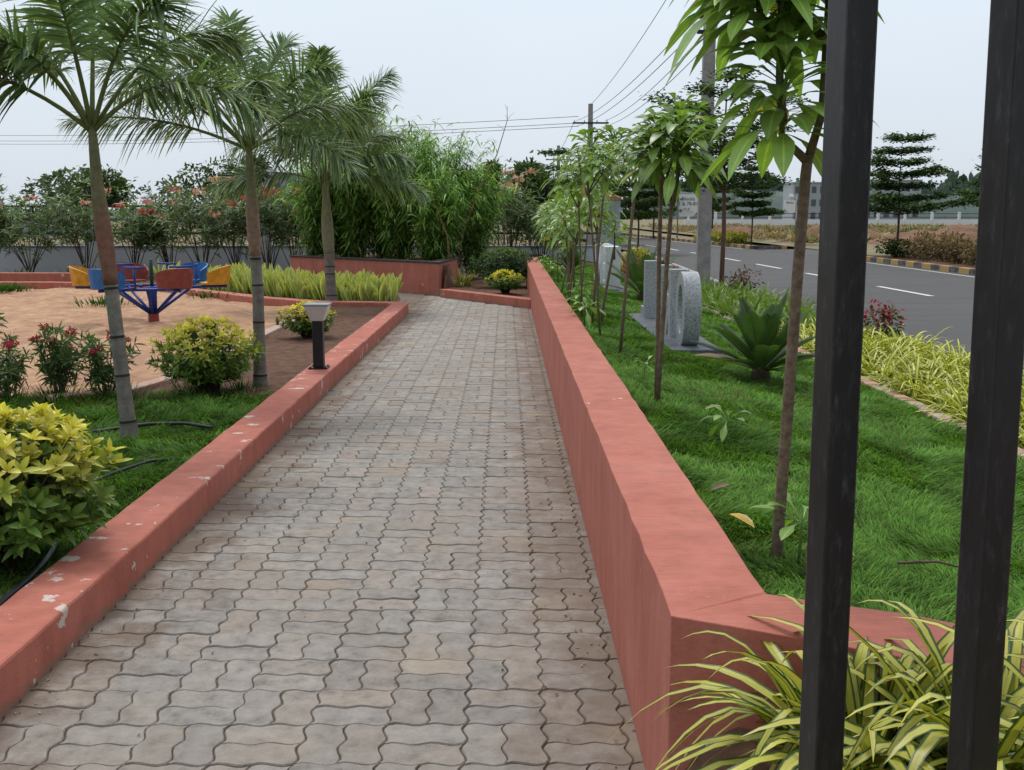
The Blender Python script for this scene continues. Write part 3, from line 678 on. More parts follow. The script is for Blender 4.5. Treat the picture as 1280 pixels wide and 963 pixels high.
def stick(label, x, y, seed, h=1.2, lean=0.0, nb=3, lnl=.26, group=None, dens=26, bright=1.0, r=.0145):
    rs = np.random.default_rng(seed*7+1)
    tr = [(0, 0, -.1), (lean*.3, 0, h*.3), (lean*.65, .02, h*.65), (lean, 0, h)]
    br = []
    for i in range(nb):
        a = 2*PI*i/nb+rs.uniform(0, 1.5); o = rs.uniform(.05, .16)*(nb > 1); hh = rs.uniform(.14, .30)
        br.append([(lean, 0, h-.12), (lean+o*math.cos(a)*.6, o*math.sin(a)*.6, h-.02), (lean+o*math.cos(a), o*math.sin(a), h+.05), (lean+o*1.5*math.cos(a), o*1.5*math.sin(a), h+.06+hh)])
    return plumeria(label, (x, y, lawn_z(V([x]), V([y]))[0]), seed, tr, br, lnl, group, r=r, dens=dens, bright=bright)
stick('plumeria in front of the stone letters, right stem of the crossing pair', .845, 5.93, 41, 1.22, .065, 3, .30, dens=38)
stick('plumeria in front of the stone letters, left upright stem of the crossing pair', .87, 6.12, 42, 1.30, .0, 2, .27, dens=34)
GRP = 'plumeria trees in a row along the wall'
stick('single thin plumeria standing between the stone letters and the path wall', .87, 8.17, 43, 1.32, .10, 3, .24, dens=26, r=.014)
lab = 'thin plumeria in the dense clump between the path wall and the grey pillar'
for i, (x, y, h, nb) in enumerate([(.83, 9.35, 1.32, 3), (.81, 10.2, 1.36, 3), (.78, 10.95, 1.25, 3), (.93, 10.6, .75, 1), (.70, 12.2, 1.1, 2), (.88, 12.8, 1.3, 3), (.80, 13.8, 1.0, 2), (.86, 14.9, 1.2, 3), (.78, 16.2, 1.1, 2), (.90, 17.4, 1.25, 3), (.78, 18.6, .8, 2), (.86, 19.8, 1.2, 3), (.9, 21.6, 1.2, 3), (.76, 23.0, 1.0, 2), (1.02, 11.9, 1.1, 2), (.72, 14.2, .7, 1), (.99, 15.7, 1.25, 3)]):
    stick(lab, x, y, 60+i, h*U(.9, 1.1)*(.82 if y > 11.5 else 1), U(-.14, .14), nb, U(.22, .29), GRP, dens=32, bright=1.1, r=U(.010, .016))
def sprout(label, x, y, z, seed, k=9, ln=.16, h=.1, group=None):
    t = thing('seedling', label, 'seedling', (x, y, z), 0, group); L = Leaves(); G_ = Geo()
    G_.tube([(0, 0, -.05), (.005, 0, h*.5), (.01, .01, h)], [.006, .005, .003], 6, (.12, .2, .05))
    rosette(L, (.01, .01, h*.8), k, ln, ln*.28, SPOON, -.1, 1.2, (.15, .27, .05), (.20, .33, .06), .5, .35, spread=.01)
    G_.build('stem', M['bark'], t); L.build('foliage', M['plum'], t); return t
def lz(x, y): return float(lawn_z(V([x]), V([y]))[0])
for lb, x, y, h, ln in [('leafy seedling at the foot of the nearest plumeria trunk', .90, 3.18, .16, .16), ('lone pale seedling on open lawn right of the path wall', 1.04, 4.98, .14, .15), ('small seedling on the lawn close to the stone slab', .92, 7.1, .08, .1)]:
    sprout(lb, x, y, lz(x, y), 5, 10, ln, h)
for x, y in [(.78, 11.4), (.72, 9.9), (.8, 16.8), (.9, 13.3), (.72, 18.0), (.78, 21)]:
    sprout('bright seedling among the dense plumeria stems by the wall', x, y, lz(x, y), 6, 12, .2, .22, 'seedlings among the plumeria stems')

# ---- cycads
def cycad(label, loc, nf=18, ln=.55):
    t = thing('cycad', label, 'cycad', loc); G_ = Geo(); L = Leaves()
    G_.lathe([(.05, -.05), (.075, 0), (.07, .06), (.03, .1)], 12, col=(.07, .05, .03))
    for i in range(nf):
        az = i*2.4; el = math.radians(np.interp(i, [0, nf-1], [74, 16])); D = V([math.cos(az)*math.cos(el), math.sin(az)*math.cos(el), math.sin(el)]); S = V([-math.sin(az), math.cos(az), 0])
        l = ln*U(.85, 1.12); dr = np.interp(i, [0, nf-1], [.08, .18]); tt = np.linspace(0, 1, 9)
        sp = V([0, 0, .06])+l*(D*tt[:, None]-V([0, 0, 1.])*dr*(tt**2)[:, None]); G_.tube(sp, np.linspace(.007, .002, 9), 5, (.12, .16, .04))
        u = np.repeat(np.linspace(.16, 1, 40), 2); sg = np.tile([1, -1], 40); n = 80
        P = V([0, 0, .06])+l*(D*u[:, None]-V([0, 0, 1.])*dr*(u**2)[:, None]); T = nrm(D-V([0, 0, 2.])*dr*u[:, None]); Nn = nrm(np.cross(T, S)); Nn = np.where(Nn[:, 2:3] < 0, -Nn, Nn)
        c = V([.05, .10, .03])*U(.7, 1.3)
        if i > nf-4 and U(0, 1) < .6: c = V([.22, .15, .06])
        L.add(P, S*sg[:, None]+T*.7+Nn*.35, Nn, .125*np.interp(u, [.16, .4, .8, 1], [.5, 1, .9, .4]), .0105, LIN, droop=.1, fold=.2, col=c, col2=c*1.2)
    G_.build('stem', M['bark'], t); L.build('fronds', M['leaf'], t); return t
cycad('dark green cycad on the lawn right of the nearest stone letter', (1.86, 7.75, lz(1.86, 7.75)), 24, .56)
cycad('tall cycad with upright fronds behind the stone letters', (1.92, 15.2, lz(1.9, 15)), 20, .78)
cycad('small distant cycad among the plumeria stems near the grey wall', (1.2, 19.9, lz(1.2, 20)), 16, .5)

# ---- striped spider plants
SP = [(0, .55), (.12, .8), (.25, .95), (.4, 1), (.55, .93), (.7, .78), (.82, .58), (.92, .32), (1, .03)]
def spider(name, label, loc, k, ln, wd, c1, c2, group, mat=None, up=(.3, 1.5), dr=(.35, .95), rad=.09, cat='plant', seed=1, prof=None):
    global rng
    keep = rng; rng = np.random.default_rng(seed)
    t = thing(name, label, cat, loc, 0, group); L = Leaves(); th = U(0, 2*PI, k); r = rad*np.sqrt(U(0, 1, k))
    P = np.stack([r*np.cos(th), r*np.sin(th), np.full(k, -.02)], -1); th2 = th+rng.normal(0, .6, k)
    e = U(up[0], up[1], k); D = np.stack([np.cos(th2), np.sin(th2), e], -1)
    c = V(c1)*U(.75, 1.15, (k, 1)); l = ln*U(.6, 1.15, k)
    L.add(P, D, V([0, 0, 1.])+jit(k, .15), l, wd*U(.75, 1.2, k), prof or SP, droop=U(dr[0], dr[1], k), fold=.45, col=c*V([.85, .9, .8]), col2=V(c2)*U(.8, 1.1, (k, 1)))
    L.build('leaves', mat or M['spider'], t); rng = keep
    return t
SY, SY2 = (.52, .50, .085), (.60, .56, .11)
GF = 'striped plants at the foot of the posts'
for i, (lb, x, y, k, ln) in enumerate([('yellow striped spider plant spilling over the path beside the wall corner', .70, 1.97, 110, .70), ('yellow striped spider plant between the two black posts', .92, 1.88, 115, .80),
        ('yellow striped spider plant behind the right black post', 1.18, 1.75, 105, .80), ('yellow striped spider plant at the bottom right picture corner', 1.02, 1.58, 80, .50), ('yellow striped spider plant in front of the left black post foot', .74, 1.74, 80, .50), ('yellow striped spider plant right of the right black post, cut by the picture edge', 1.12, 1.60, 70, .52)]):
    spider('spider_plant', lb, (x, y, .45 if i < 3 else .36), int(k*1.15), ln, .029, SY, SY2, GF, up=(.5, 3.6), dr=(.45, 1.0), rad=.09, seed=300+i)
# bed between lawn and road
protos = [spider('striped_grass_plant', 'low yellow striped plant in the bed between lawn and road', (3.3, 6.5, .14), 80, .56, .024, (.60, .60, .07), (.68, .66, .10), 'yellow striped plants in the roadside bed', up=(.6, 2.4), dr=(.35, .95), rad=.12, seed=400+i) for i in range(3)]
spots = [(3.17+.29*c+U(-.06, .06), 5.4+.36*r+U(-.08, .08)) for r in range(19) for c in range(4)]
for i, (x, y) in enumerate(spots):
    lb = 'low yellow striped plant in the bed between lawn and road'
    s_ = U(.85, 1.15)
    if i < 3: protos[i].location = (x, y, .14); protos[i].rotation_euler[2] = U(0, 6)
    else: dup(protos[i % 3], (x, y, .14), U(0, 6), lb, s_)
pr = [spider('lily_plant', 'dark green strap leaved plant in the bed beside the road', (3.3, 13, .14), 46, .60, .032, (.12, .23, .04), (.20, .30, .06), 'dark strap leaved plants in the roadside bed', M['leaf'], up=(.8, 2.6), dr=(.2, .7), rad=.1, seed=430+i) for i in range(2)]
for i, (x, y) in enumerate([(3.02+.36*c+U(-.07, .07), 12.4+.44*r+U(-.08, .08)) for r in range(15) for c in range(3)]):
    if i < 2: pr[i].location = (x, y, .14)
    else: dup(pr[i % 2], (x, y, .14), U(0, 6), None, U(.8, 1.15))
# ---- variegated upright row behind the sand pit kerb
RP = [(0, .4), (.2, .8), (.5, 1), (.75, .8), (1, .03)]
pr = [spider('variegated_plant', 'upright yellow green variegated plant in the row behind the sand pit', (0, 0, 0), 15, .50, .135, (.24, .35, .075), (.50, .56, .16), 'upright variegated plants behind the sand pit', M['rowleaf'], up=(1.6, 6.), dr=(.0, .22), rad=.15, seed=450+i, prof=[(0, .25), (.25, .7), (.5, 1), (.75, .8), (.9, .4), (1, .03)]) for i in range(3)]
row = []
for i in range(26):
    u = i/25; x = -2.05-u*4.0+U(-.05, .05); y = 17.75+max(0, -2.4-x)*1.02+U(-.05, .1); row += [(x, y), (x-.02+U(-.08, .08), y+.38), (x+U(-.1, .1), y+.78)]
row += [(-6.9+U(-.3, .3)-.35*i, 22.1+U(0, .35)) for i in range(3)]
for i, (x, y) in enumerate(row):
    if i < 3: pr[i].location = (x, y, .06)
    else: dup(pr[i % 3], (x, y, .06), U(0, 6), None, U(.8, 1.15))
# agaves under the grey wall
pr = spider('agave', 'small rosette plant along the foot of the grey wall', (0, 0, 0), 18, .55, .06, (.06, .10, .04), (.09, .14, .06), 'rosette plants at the foot of the grey wall', M['leaf'], up=(.5, 2.2), dr=(.1, .5), rad=.05, seed=470)
for i, x in enumerate([-12.9, -12.1, -11.35, -10.2, -9.5]):
    if i == 0: pr.location = (x, 25.2, -.02)
    else: dup(pr, (x, 25.2+U(-.2, .2), -.02), U(0, 6), None, U(.85, 1.15))

# ---- oleanders
def oleander(name, label, loc, h, spread, nstem, ln, wd, fcol, group=None, seed=1, bare=.35, nfl=6, col=(.075, .13, .045), kw=16, clus=1.0):
    global rng
    keep = rng; rng = np.random.default_rng(seed)
    t = thing(name, label, 'bush', loc, 0, group); G_ = Geo(); L = Leaves(); F = Leaves(); tips = []
    for i in range(nstem):
        a = U(0, 2*PI); o = spread*math.sqrt(U(0.02, 1)); hh = h*U(.72, 1.05)*(1-.25*(o/spread)**2); b = V([U(-.05, .05)*spread, U(-.05, .05)*spread, -.06])
        e = V([o*math.cos(a), o*math.sin(a), hh]); m = b*.5+e*.5+V([-.15*e[0], -.15*e[1], 0]); pts = [b, m, e]
        tt = np.linspace(0, 1, 8)[:, None]; sp = b*(1-tt)**2+2*m*tt*(1-tt)+e*tt**2
        G_.tube(sp, np.linspace(.011, .004, 8)*(h/.9 if h < 1.2 else 1.25), 5, (.10, .085, .06))
        for q in range(kw):
            u = bare+(1-bare)*(q+U(0, 1))/kw; c0 = b*(1-u)**2+2*m*u*(1-u)+e*u*u
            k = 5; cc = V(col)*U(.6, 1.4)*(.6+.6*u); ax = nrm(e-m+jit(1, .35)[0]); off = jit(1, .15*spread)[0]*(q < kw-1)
            rosette(L, c0+off, k, ln, wd, LIN, .2, 1.0, cc, cc*1.25, .2, .25, ax)
        tips.append(e)
    for e in tips[:nfl]:
        for q in range(int(8*clus)):
            p = e+V([U(-1, 1), U(-1, 1), U(-.2, .7)])*.055*h**.5*clus; c = V(fcol)*U(.7, 1.15); rosette(F, p, 5, (.019 if clus == 1 else .055), (.016 if clus == 1 else .045), LP, .1, .5, c, c*1.1, .1, .1, dirs(1, -.2, 1)[0])
    G_.build('stem', M['bark'], t); L.build('foliage', M['leaf'], t)
    if nfl: F.build('blossom', M['petal'], t)
    rng = keep; return t
CR = (.46, .035, .08)
oleander('oleander', 'red flowering oleander beside the leaning palm trunk', (-3.22, 8.55, .08), .56, .24, 9, .085, .016, CR, None, 11, nfl=4)
oleander('oleander', 'red flowering oleander in the middle of the sand edge', (-3.58, 8.5, .08), .62, .25, 10, .085, .016, CR, None, 12, nfl=6)
oleander('oleander', 'oleander with few red buds at the left end of the sand edge', (-4.0, 8.45, .08), .58, .24, 9, .085, .016, CR, None, 13, nfl=2, kw=12)
oleander('oleander', 'tall leafy oleander cut by the left picture edge', (-4.12, 8.1, .08), .95, .26, 9, .10, .02, CR, None, 14, nfl=0)
PK, RD, SA = (.80, .34, .38), (.62, .06, .09), (.78, .40, .36)
GB = 'tall oleanders along the grey wall'
for i, (lb, x, y, h, sp, fc, nf) in enumerate([
    ('tall oleander with pink tips at the left picture edge', -13.1, 27.4, 2.5, 1.0, PK, 5), ('tall leaning oleander left of the grey wall pillar', -12.0, 27.2, 2.15, .9, PK, 3),
    ('tall bushy oleander in front of the left grey pillar', -10.6, 27.3, 2.35, .9, SA, 3), ('oleander with a red flower right of the leaning palm', -9.3, 27.0, 1.95, .8, RD, 2),
    ('low pink flowering oleander in the middle of the grey wall', -8.5, 27.3, 2.05, .8, PK, 5), ('big oleander with salmon flowers left of the middle palm', -7.55, 26.8, 2.55, .95, SA, 4),
    ('oleander with red flowers behind the middle palm trunk', -6.9, 27.5, 2.4, .85, RD, 6), ('oleander with rusty red flowers right of the middle palm', -6.0, 27.2, 2.3, .7, RD, 7),
    ('oleander with dark red blooms beside the bamboo', -5.3, 27.0, 2.15, .7, RD, 3), ('tall pale pink oleander at the right end of the bamboo', .1, 27.3, 2.75, .75, SA, 9),
    ('leafy oleander leaning over the fence behind the round bush', .9, 27.6, 2.2, .8, SA, 1)]):
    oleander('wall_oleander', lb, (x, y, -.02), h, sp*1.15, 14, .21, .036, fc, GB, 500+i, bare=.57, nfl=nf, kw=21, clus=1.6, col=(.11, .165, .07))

# ---- bamboo
def bamboo(label, loc, seed, h=2.2, sp=.75, nc=26, per=66):
    global rng
    keep = rng; rng = np.random.default_rng(seed)
    t = thing('bamboo_clump', label, 'bamboo', loc, 0, 'bamboo clumps behind the red planter wall'); G_ = Geo(); L = Leaves(); h = h*1.2
    for i in range(nc):
        a = U(0, 2*PI); b = V([.3*sp*math.cos(a)*U(0, 1), .3*sp*math.sin(a)*U(0, 1), -.1]); o = sp*U(.3, 1.25); hh = h*U(.6, 1.05)
        e = V([o*math.cos(a), o*math.sin(a), hh]); m = V([e[0]*.35, e[1]*.35, hh*.7]); tt = np.linspace(0, 1, 9)[:, None]
        G_.tube(b*(1-tt)**2+2*m*tt*(1-tt)+e*tt**2, np.linspace(.013, .003, 9), 5, V([.22, .19, .08])*U(.6, 1.2))
        n = per; u = U(.08, 1.0, n)[:, None]; P = b*(1-u)**2+2*m*u*(1-u)+e*u*u+jit(n, .13)*V([1, 1, .8])
        f = P.copy()
        for q in range(3):
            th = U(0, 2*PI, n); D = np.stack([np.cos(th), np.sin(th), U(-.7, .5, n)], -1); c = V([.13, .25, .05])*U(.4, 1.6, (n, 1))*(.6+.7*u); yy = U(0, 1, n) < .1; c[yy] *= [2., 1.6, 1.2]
            L.add(P+jit(n, .03), D, V([0, 0, 1.])+jit(n, .3), U(.14, .26, n), U(.020, .032, n), LIN, droop=U(.2, .7, n), fold=.25, col=c, col2=c*1.2)
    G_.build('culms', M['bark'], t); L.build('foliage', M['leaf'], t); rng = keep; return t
bamboo('dense bamboo clump at the left end of the red planter', (-4.15, 24.3, .55), 601, 1.9, .75)
bamboo('tall bamboo clump right behind the farthest palm', (-3.3, 23.9, .55), 602, 2.75, .85, 32)
bamboo('bamboo clump in the middle of the red planter', (-2.3, 23.2, .55), 603, 2.35, .85, 30)
bamboo('bamboo clump filling the gap behind the farthest palm trunk', (-3.7, 24.9, .55), 607, 2.1, 1.0)
bamboo('rearmost bamboo clump between the tall and the middle clump', (-2.7, 24.6, .55), 608, 2.3, 1.0)
bamboo('rear bamboo clump under the long bare cane', (-1.5, 24.2, .55), 609, 2.2, 1.0)
bamboo('bright bamboo clump behind the right corner of the red planter', (-1.5, 22.6, .55), 604, 1.75, .75, 26)
bamboo('bamboo clump overhanging the bed at the end of the path', (-.75, 24.0, .3), 605, 1.85, .75, 24)
t = spider('bamboo_shoot', 'pale yellowish young bamboo at the planter corner', (-.85, 21.4, .12), 60, .55, .025, (.34, .36, .10), (.45, .44, .14), None, M['leaf'], up=(.8, 4.), dr=(.2, .7), rad=.12, cat='bamboo', seed=606)
for lb, pts in [('long bare brown bamboo cane arching above the bamboo', [(-1.05, 22.9, .5), (-.9, 22.9, 1.2), (-.55, 22.9, 2.1), (-.2, 22.9, 2.75), (.02, 22.9, 3.45), (.02, 22.9, 3.75)]), ('bare brown cane leaning left in front of the bamboo', [(-1.15, 21.9, .5), (-1.2, 22, 1.1), (-1.45, 22, 1.75), (-1.6, 22, 2.3)])]:
    g = Geo(); g.tube(pts, np.linspace(.022, .005, len(pts)), 6, (.30, .19, .09)); p = V(pts)
    for i in range(9):
        u = U(len(p)*.35, len(p)-1.01); k = int(u); q = p[k]+(p[k+1]-p[k])*(u-k); g.tube([q, q+V([U(-.2, .2), U(-.1, .1), U(.0, .15)])], [.004, .002], 4, (.25, .17, .09))
    tag(g.build('bamboo_cane', M['bark'], None), lb, 'cane')

# ---- broad crowns
def crown(L, cs, n, ln, wd, c1, c2, flat_=1.0):
    for (x, y, z, r, rz) in cs:
        d = dirs(n, -1, 1); k = U(.35, 1.05, n)**.6; P = V([x, y, z])+d*k[:, None]*V([r, r, rz]); lum = 1+.25*np.sin(P[:, 0]*3/r+P[:, 2]*5/r)
        c = (V(c1)+(V(c2)-V(c1))*np.clip(.5+.5*d[:, 2:3]+rng.normal(0, .25, (n, 1)), 0, 1))*lum[:, None]*U(.7, 1.25, (n, 1))
        D = d*V([1, 1, .6])+jit(n, .5); L.add(P, D, V([0, 0, 1.])+jit(n, .5), ln*U(.6, 1.2, n), wd*U(.7, 1.2, n), LP, droop=U(0, .3, n), fold=.2, col=c, col2=c)
def terminalia(label, loc, h, r, seed, tiers=6, cl=.42, lf=.10, group=None, bark=(.16, .12, .09), spr=1.0, den=900):
    global rng
    keep = rng; rng = np.random.default_rng(seed)
    t = thing('layered_tree', label, 'tree', loc, 0, group); G_ = Geo(); L = Leaves()
    G_.tube([(0, 0, -.2), (.02, 0, h*.3), (-.02, .02, h*.7), (0, 0, h*.97)], [.05*h/4, .042*h/4, .025*h/4, .008], 8, bark)
    for i in range(tiers):
        u = i/(tiers-1); z = h*(cl+(1-cl)*u*.98); rr = r*np.interp(u, [0, .2, .45, .7, .9, 1], [1.0, .95, .9, .75, .55, .3])*U(.6, 1.2)+.06
        nb = int(4+2*(1-u))
        for b in range(nb):
            a = 2*PI*b/nb+U(0, 1); q = rr*U(.45, 1.25); up = U(.0, .24)*q+ .03
            e = V([q*math.cos(a), q*math.sin(a), z+up]); G_.tube([(0, 0, z-.08), e*V([.5, .5, 0])+V([0, 0, z+up*.4]), e], [.014*h/4, .010*h/4, .003], 5, bark)
            n = int(den*q/r/2.0)+40; s = U(.2, 1.08, n)**.8; wv = (.11+.20*s*(1.1-s)*2)*r/1.3
            P = np.stack([e[0]*s+rng.normal(0, 1, n)*wv*.75, e[1]*s+rng.normal(0, 1, n)*wv*.75, z+up*s**1.3+rng.normal(0, .05*h/4, n)+.02], -1)
            c = V([.058, .105, .032])*U(.5, 1.5, (n, 1)); L.add(P, dirs(n, -.3, .6), V([0, 0, 1.])+jit(n, .35), lf*U(.6, 1.3, n), lf*.5*U(.7, 1.2, n), LP, droop=.1, fold=.2, col=c, col2=c*1.2)
    G_.build('trunk', M['bark'], t); L.build('crown', M['farleaf'], t); rng = keep; return t
TG = 'layered trees along the road'
terminalia('layered tree across the road seen between the two black posts', (13.1, 36.2, .1), 3.85, 1.55, 701, 7, .38, .13, None)
terminalia('layered tree on the verge by the side road mouth', (11.45, 50.5, .05), 3.5, 1.5, 702, 6, .40, .16, TG)
terminalia('layered tree whose crown meets the white street sign', (13.3, 70, .05), 4.6, 2.2, 703, 6, .36, .17, TG)
terminalia('layered tree just showing beside the right black post', (16.7, 36.5, .1), 3.6, 1.6, 704, 6, .45, .14, TG)
terminalia('brown stemmed layered tree right beside the near utility pole', (4.0, 20.0, .1), 3.9, 1.2, 705, 7, .5, .09, TG, (.19, .12, .085), den=560)
terminalia('dark layered tree right of the grey pillar with red cap', (5.05, 41.5, .0), 3.4, 1.6, 706, 6, .40, .13, TG)
terminalia('dark layered tree behind the plumeria clump and the pillar', (4.85, 53, .0), 4.0, 1.9, 707, 6, .34, .15, TG)
for i, (x, y) in enumerate([(4.2, 66), (2.6, 60), (7.9, 78), (9.1, 67), (5.5, 92), (2.6, 78), (6.7, 100), (8.6, 110)]):
    terminalia('distant layered tree closing the far end of the road', (x, y, 0), U(3.8, 5.2), 2.6, 720+i, 5, .30, .26, 'distant layered trees at the end of the road', den=200)

def tree(name, label, loc, h, r, seed, nb=9, lf=.16, c1=(.025, .05, .016), c2=(.085, .14, .04), group=None, per=230):
    global rng
    keep = rng; rng = np.random.default_rng(seed)
    t = thing(name, label, 'tree', loc, 0, group); G_ = Geo(); L = Leaves(); cs = []
    G_.tube([(0, 0, -.3), (.03, 0, h*.3), (0, 0, h*.62)], [.045*h/3, .035*h/3, .02*h/3], 7, (.12, .09, .065))
    for i in range(nb):
        d = dirs(1, -.5, 1.)[0]; p = V([d[0]*r*.62, d[1]*r*.62, h*.66+d[2]*h*.24]); cs.append((*p, r*U(.28, .5), r*U(.26, .45))); G_.tube([(0, 0, h*.4), p*V([.5, .5, .85]), p], [.018*h/3, .01*h/3, .004], 5, (.12, .09, .065))
    crown(L, cs, per, lf, lf*.42, c1, c2); G_.build('trunk', M['bark'], t); L.build('crown', M['farleaf'], t); rng = keep; return t
tree('dense_tree', 'rounded dark tree beyond the fence left of the leaning palm', (-12.9, 34, -.1), 3.55, 1.15, 801)
tree('dense_tree', 'green tree crown rising behind the salmon oleander and middle palm', (-8.7, 33, -.1), 3.6, 1.25, 802)
tree('dense_tree', 'narrow dark tree behind the pale pink oleander', (-.7, 31, -.1), 3.55, .65, 803, 8)
tree('dense_tree', 'leafy tree beyond the fence left of the plumeria clump', (.7, 33.5, -.1), 3.2, 1.15, 804, 10, .2)
tree('dense_tree', 'dark low tree filling the gap behind the fence', (-.1, 35, -.1), 2.75, 1.2, 805, 8, .2, (.02, .04, .015), (.06, .1, .04))
for i, (x, y, h, r) in enumerate([(-24, 60, 3.6, 3), (-19.5, 66, 3.2, 3), (-14.5, 70, 3.2, 3), (-29, 75, 4, 4), (-10.5, 64, 3.0, 2.6), (-5, 70, 3.4, 3), (2, 75, 4, 3), (-1.5, 62, 3.4, 2.2)]):
    tree('distant_tree', 'low distant tree on the plain beyond the grey wall fence', (x, y, -.1), h, r, 820+i, 9, .4, (.05, .08, .045), (.10, .14, .07), 'distant trees beyond the grey wall', 90)
# palmyra far behind
t = thing('fan_palm', 'distant dark fan palm beyond the wall between two palms', 'palm tree', (-14.2, 62, -.1)); g = Geo(); g.tube([(0, 0, 0), (0, 0, 4)], [.2, .16], 7, (.08, .07, .06)); g.build('trunk', M['bark'], t)
L = Leaves(); d = dirs(160, -.9, 1); L.add(V([0, 0, 4.2])+d*.25, d, V([0, 0, 1.])+jit(160, .5), .75, .18, LIN, droop=.15, col=(.04, .055, .04)); L.build('crown', M['farleaf'], t)

# ---- bushes beside the road
def bush(name, label, loc, rx, rz, n, c1, c2, lf=.09, group=None, ry=None, flower=None):
    t = thing(name, label, 'bush', loc, 0, group); L = Leaves(); G_ = Geo(); cs = []
    for i in range(7):
        a = U(0, 2*PI); k = U(0, .75); cs.append((rx*k*math.cos(a), (ry or rx)*k*math.sin(a), rz*U(.4, .68), rx*.45, rz*.38)); G_.tube([(0, 0, -.1), (cs[-1][0]*.5, cs[-1][1]*.5, cs[-1][2]*.6), cs[-1][:3]], [.012, .008, .003], 5, (.12, .09, .06))
    crown(L, cs, n//7, lf, lf*.42, c1, c2); G_.build('stem', M['bark'], t); L.build('foliage', M['farleaf'], t)
    if flower is not None:
        F = Leaves(); n = 120; d = dirs(n, .1, 1.); F.add(d*V([rx, rx, rz*.5])*.85+V([0, 0, rz*.5])+jit(n, .05), dirs(n, 0, 1), V([0, 0, 1.]), .05, .04, LP, col=V(flower)*U(.6, 1.1, (n, 1))); F.build('blossom', M['petal'], t)
    return t
bush('roadside_bush', 'red flowering bush behind the stone letters beside the road', (2.55, 19.2, .15), .62, .62, 1500, (.09, .07, .03), (.22, .12, .05), .08, None, None, (.62, .03, .045))
bush('roadside_bush', 'yellow green bush between the red flowers and the grey pillar', (2.5, 21.6, .15), .42, .75, 1100, (.16, .18, .03), (.48, .46, .06), .1)
bush('roadside_bush', 'thin brown leaved shrub among the dark strap plants by the road', (3.75, 17.2, .12), .36, .58, 420, (.07, .045, .035), (.17, .10, .07), .07)
bush('roadside_bush', 'small shrub with dark red blooms right of the left black post', (3.95, 11.3, .12), .22, .5, 360, (.06, .08, .03), (.13, .14, .05), .06, None, None, (.35, .03, .07))
bush('hedge_bush', 'dark green bush behind the striped kerb left of the layered tree', (12.75, 35.2, .1), .75, .62, 1500, (.03, .055, .018), (.08, .13, .035), .11)
for i, (x, y) in enumerate([(13.0, 33.6), (13.0, 32.2), (12.95, 30.8), (13.0, 29.4), (13.1, 28.0)]):
    bush('dry_bush', 'brownish dry bush behind the striped kerb across the road', (x, y, .1), .75, [.85, .95, .9, .7, .6][i], 1100, (.10, .08, .04), (.24, .17, .085), .11, 'dry bushes behind the striped kerb')
for i, (x, y) in enumerate([(10.75, 52.5), (10.9, 50.8), (10.4, 56)]):
    bush('golden_bush', 'yellow green bush on the far kerb beside the side road', (x, y, .05), .7, .62, 900, (.16, .18, .03), (.42, .40, .06), .14, 'yellow green bushes on the far kerb')
# rough scrub over the field
L = Leaves(); n = 8000; Y = 24+U(0, 1, n)**1.3*90; X = 13.6+U(0, 1, n)*Y*.75; kp = (fbm(X*.22, Y*.16, 51, 3) > .33) & ~((X > 10) & (X < 46) & (Y > 36+(X-11)*.36) & (Y < 48.5+(X-11)*.32)); X, Y = X[kp], Y[kp]; n = len(X)
k = 9; Z = .0+.35*fbm(X*.25, Y*.25, 4); P = np.repeat(np.stack([X, Y, Z], -1), k, 0)+jit(n*k, .22)*V([1, 1, .15]); s_ = np.repeat(U(.25, .8, n), k)
base = np.where((fbm(X*.4, Y*.3, 60, 2) > .5)[:, None], V([.11, .13, .05]), V([.30, .24, .13]))*U(.6, 1.25, (n, 1)); c = np.repeat(base, k, 0)
L.add(P, dirs(n*k, .3, 1.), V([0, 0, 1.])+jit(n*k, .4), s_, s_*.16, LIN, droop=.4, col=c*.8, col2=c*1.2); tag(L.build('field_scrub', M['farleaf']), kind='stuff')
# scrub on the plain left
L = Leaves(); n = 1200; Y = 36+U(0, 1, n)*60; X = -1.0*U(-.05, .55, n)*Y; P = np.stack([X, Y, np.full(n, -.12)], -1); c = V([.30, .25, .15])*U(.5, 1.2, (n, 1)); L.add(P, dirs(n, .3, 1), V([0, 0, 1.])+jit(n, .4), U(.3, .8, n), .12, LIN, droop=.4, col=c); tag(L.build('plain_scrub', M['farleaf']), kind='stuff')
# far woods, with distance haze put into their bluish grey-green colours
def ridge(x0, x1, y, h, s):
    n = 160; X = np.linspace(x0, x1, n); Z = h*(.62+.75*fbm(X*.022, X*0+s, s, 4)); vs = []; 
    for i in range(n): vs += [(X[i], y, -1), (X[i], y+6, Z[i]*.7), (X[i], y+25, Z[i]), (X[i], y+60, -1)]
    q = [(i*4+k, (i+1)*4+k, (i+1)*4+k+1, i*4+k+1) for i in range(n-1) for k in range(3)]
    o = tag(link('hills', mesh_np('hills', V(vs), q), M['hill']), kind='structure')
    L = Leaves(); m = 6500; X = U(x0, x1, m); Zt = h*(.62+.75*fbm(X*.022, X*0+s, s, 4)); u = U(0, 1.06, m); P = np.stack([X, y+6+19*u-2, Zt*(.0+u)+.3], -1)
    c = V([.085, .125, .108])*U(.7, 1.3, (m, 1)); L.add(P, dirs(m, -.1, 1), V([0, -.6, 1.])+jit(m, .6), U(1.5, 3.6, m)*h/9, U(1.2, 2.4, m)*h/9, LP, col=c); return tag(L.build('far_woods', M['farleaf']), kind='stuff')
ridge(40, 330, 300, 9.5, 71); ridge(-260, 40, 330, 2.6, 72); ridge(180, 420, 420, 15, 73)

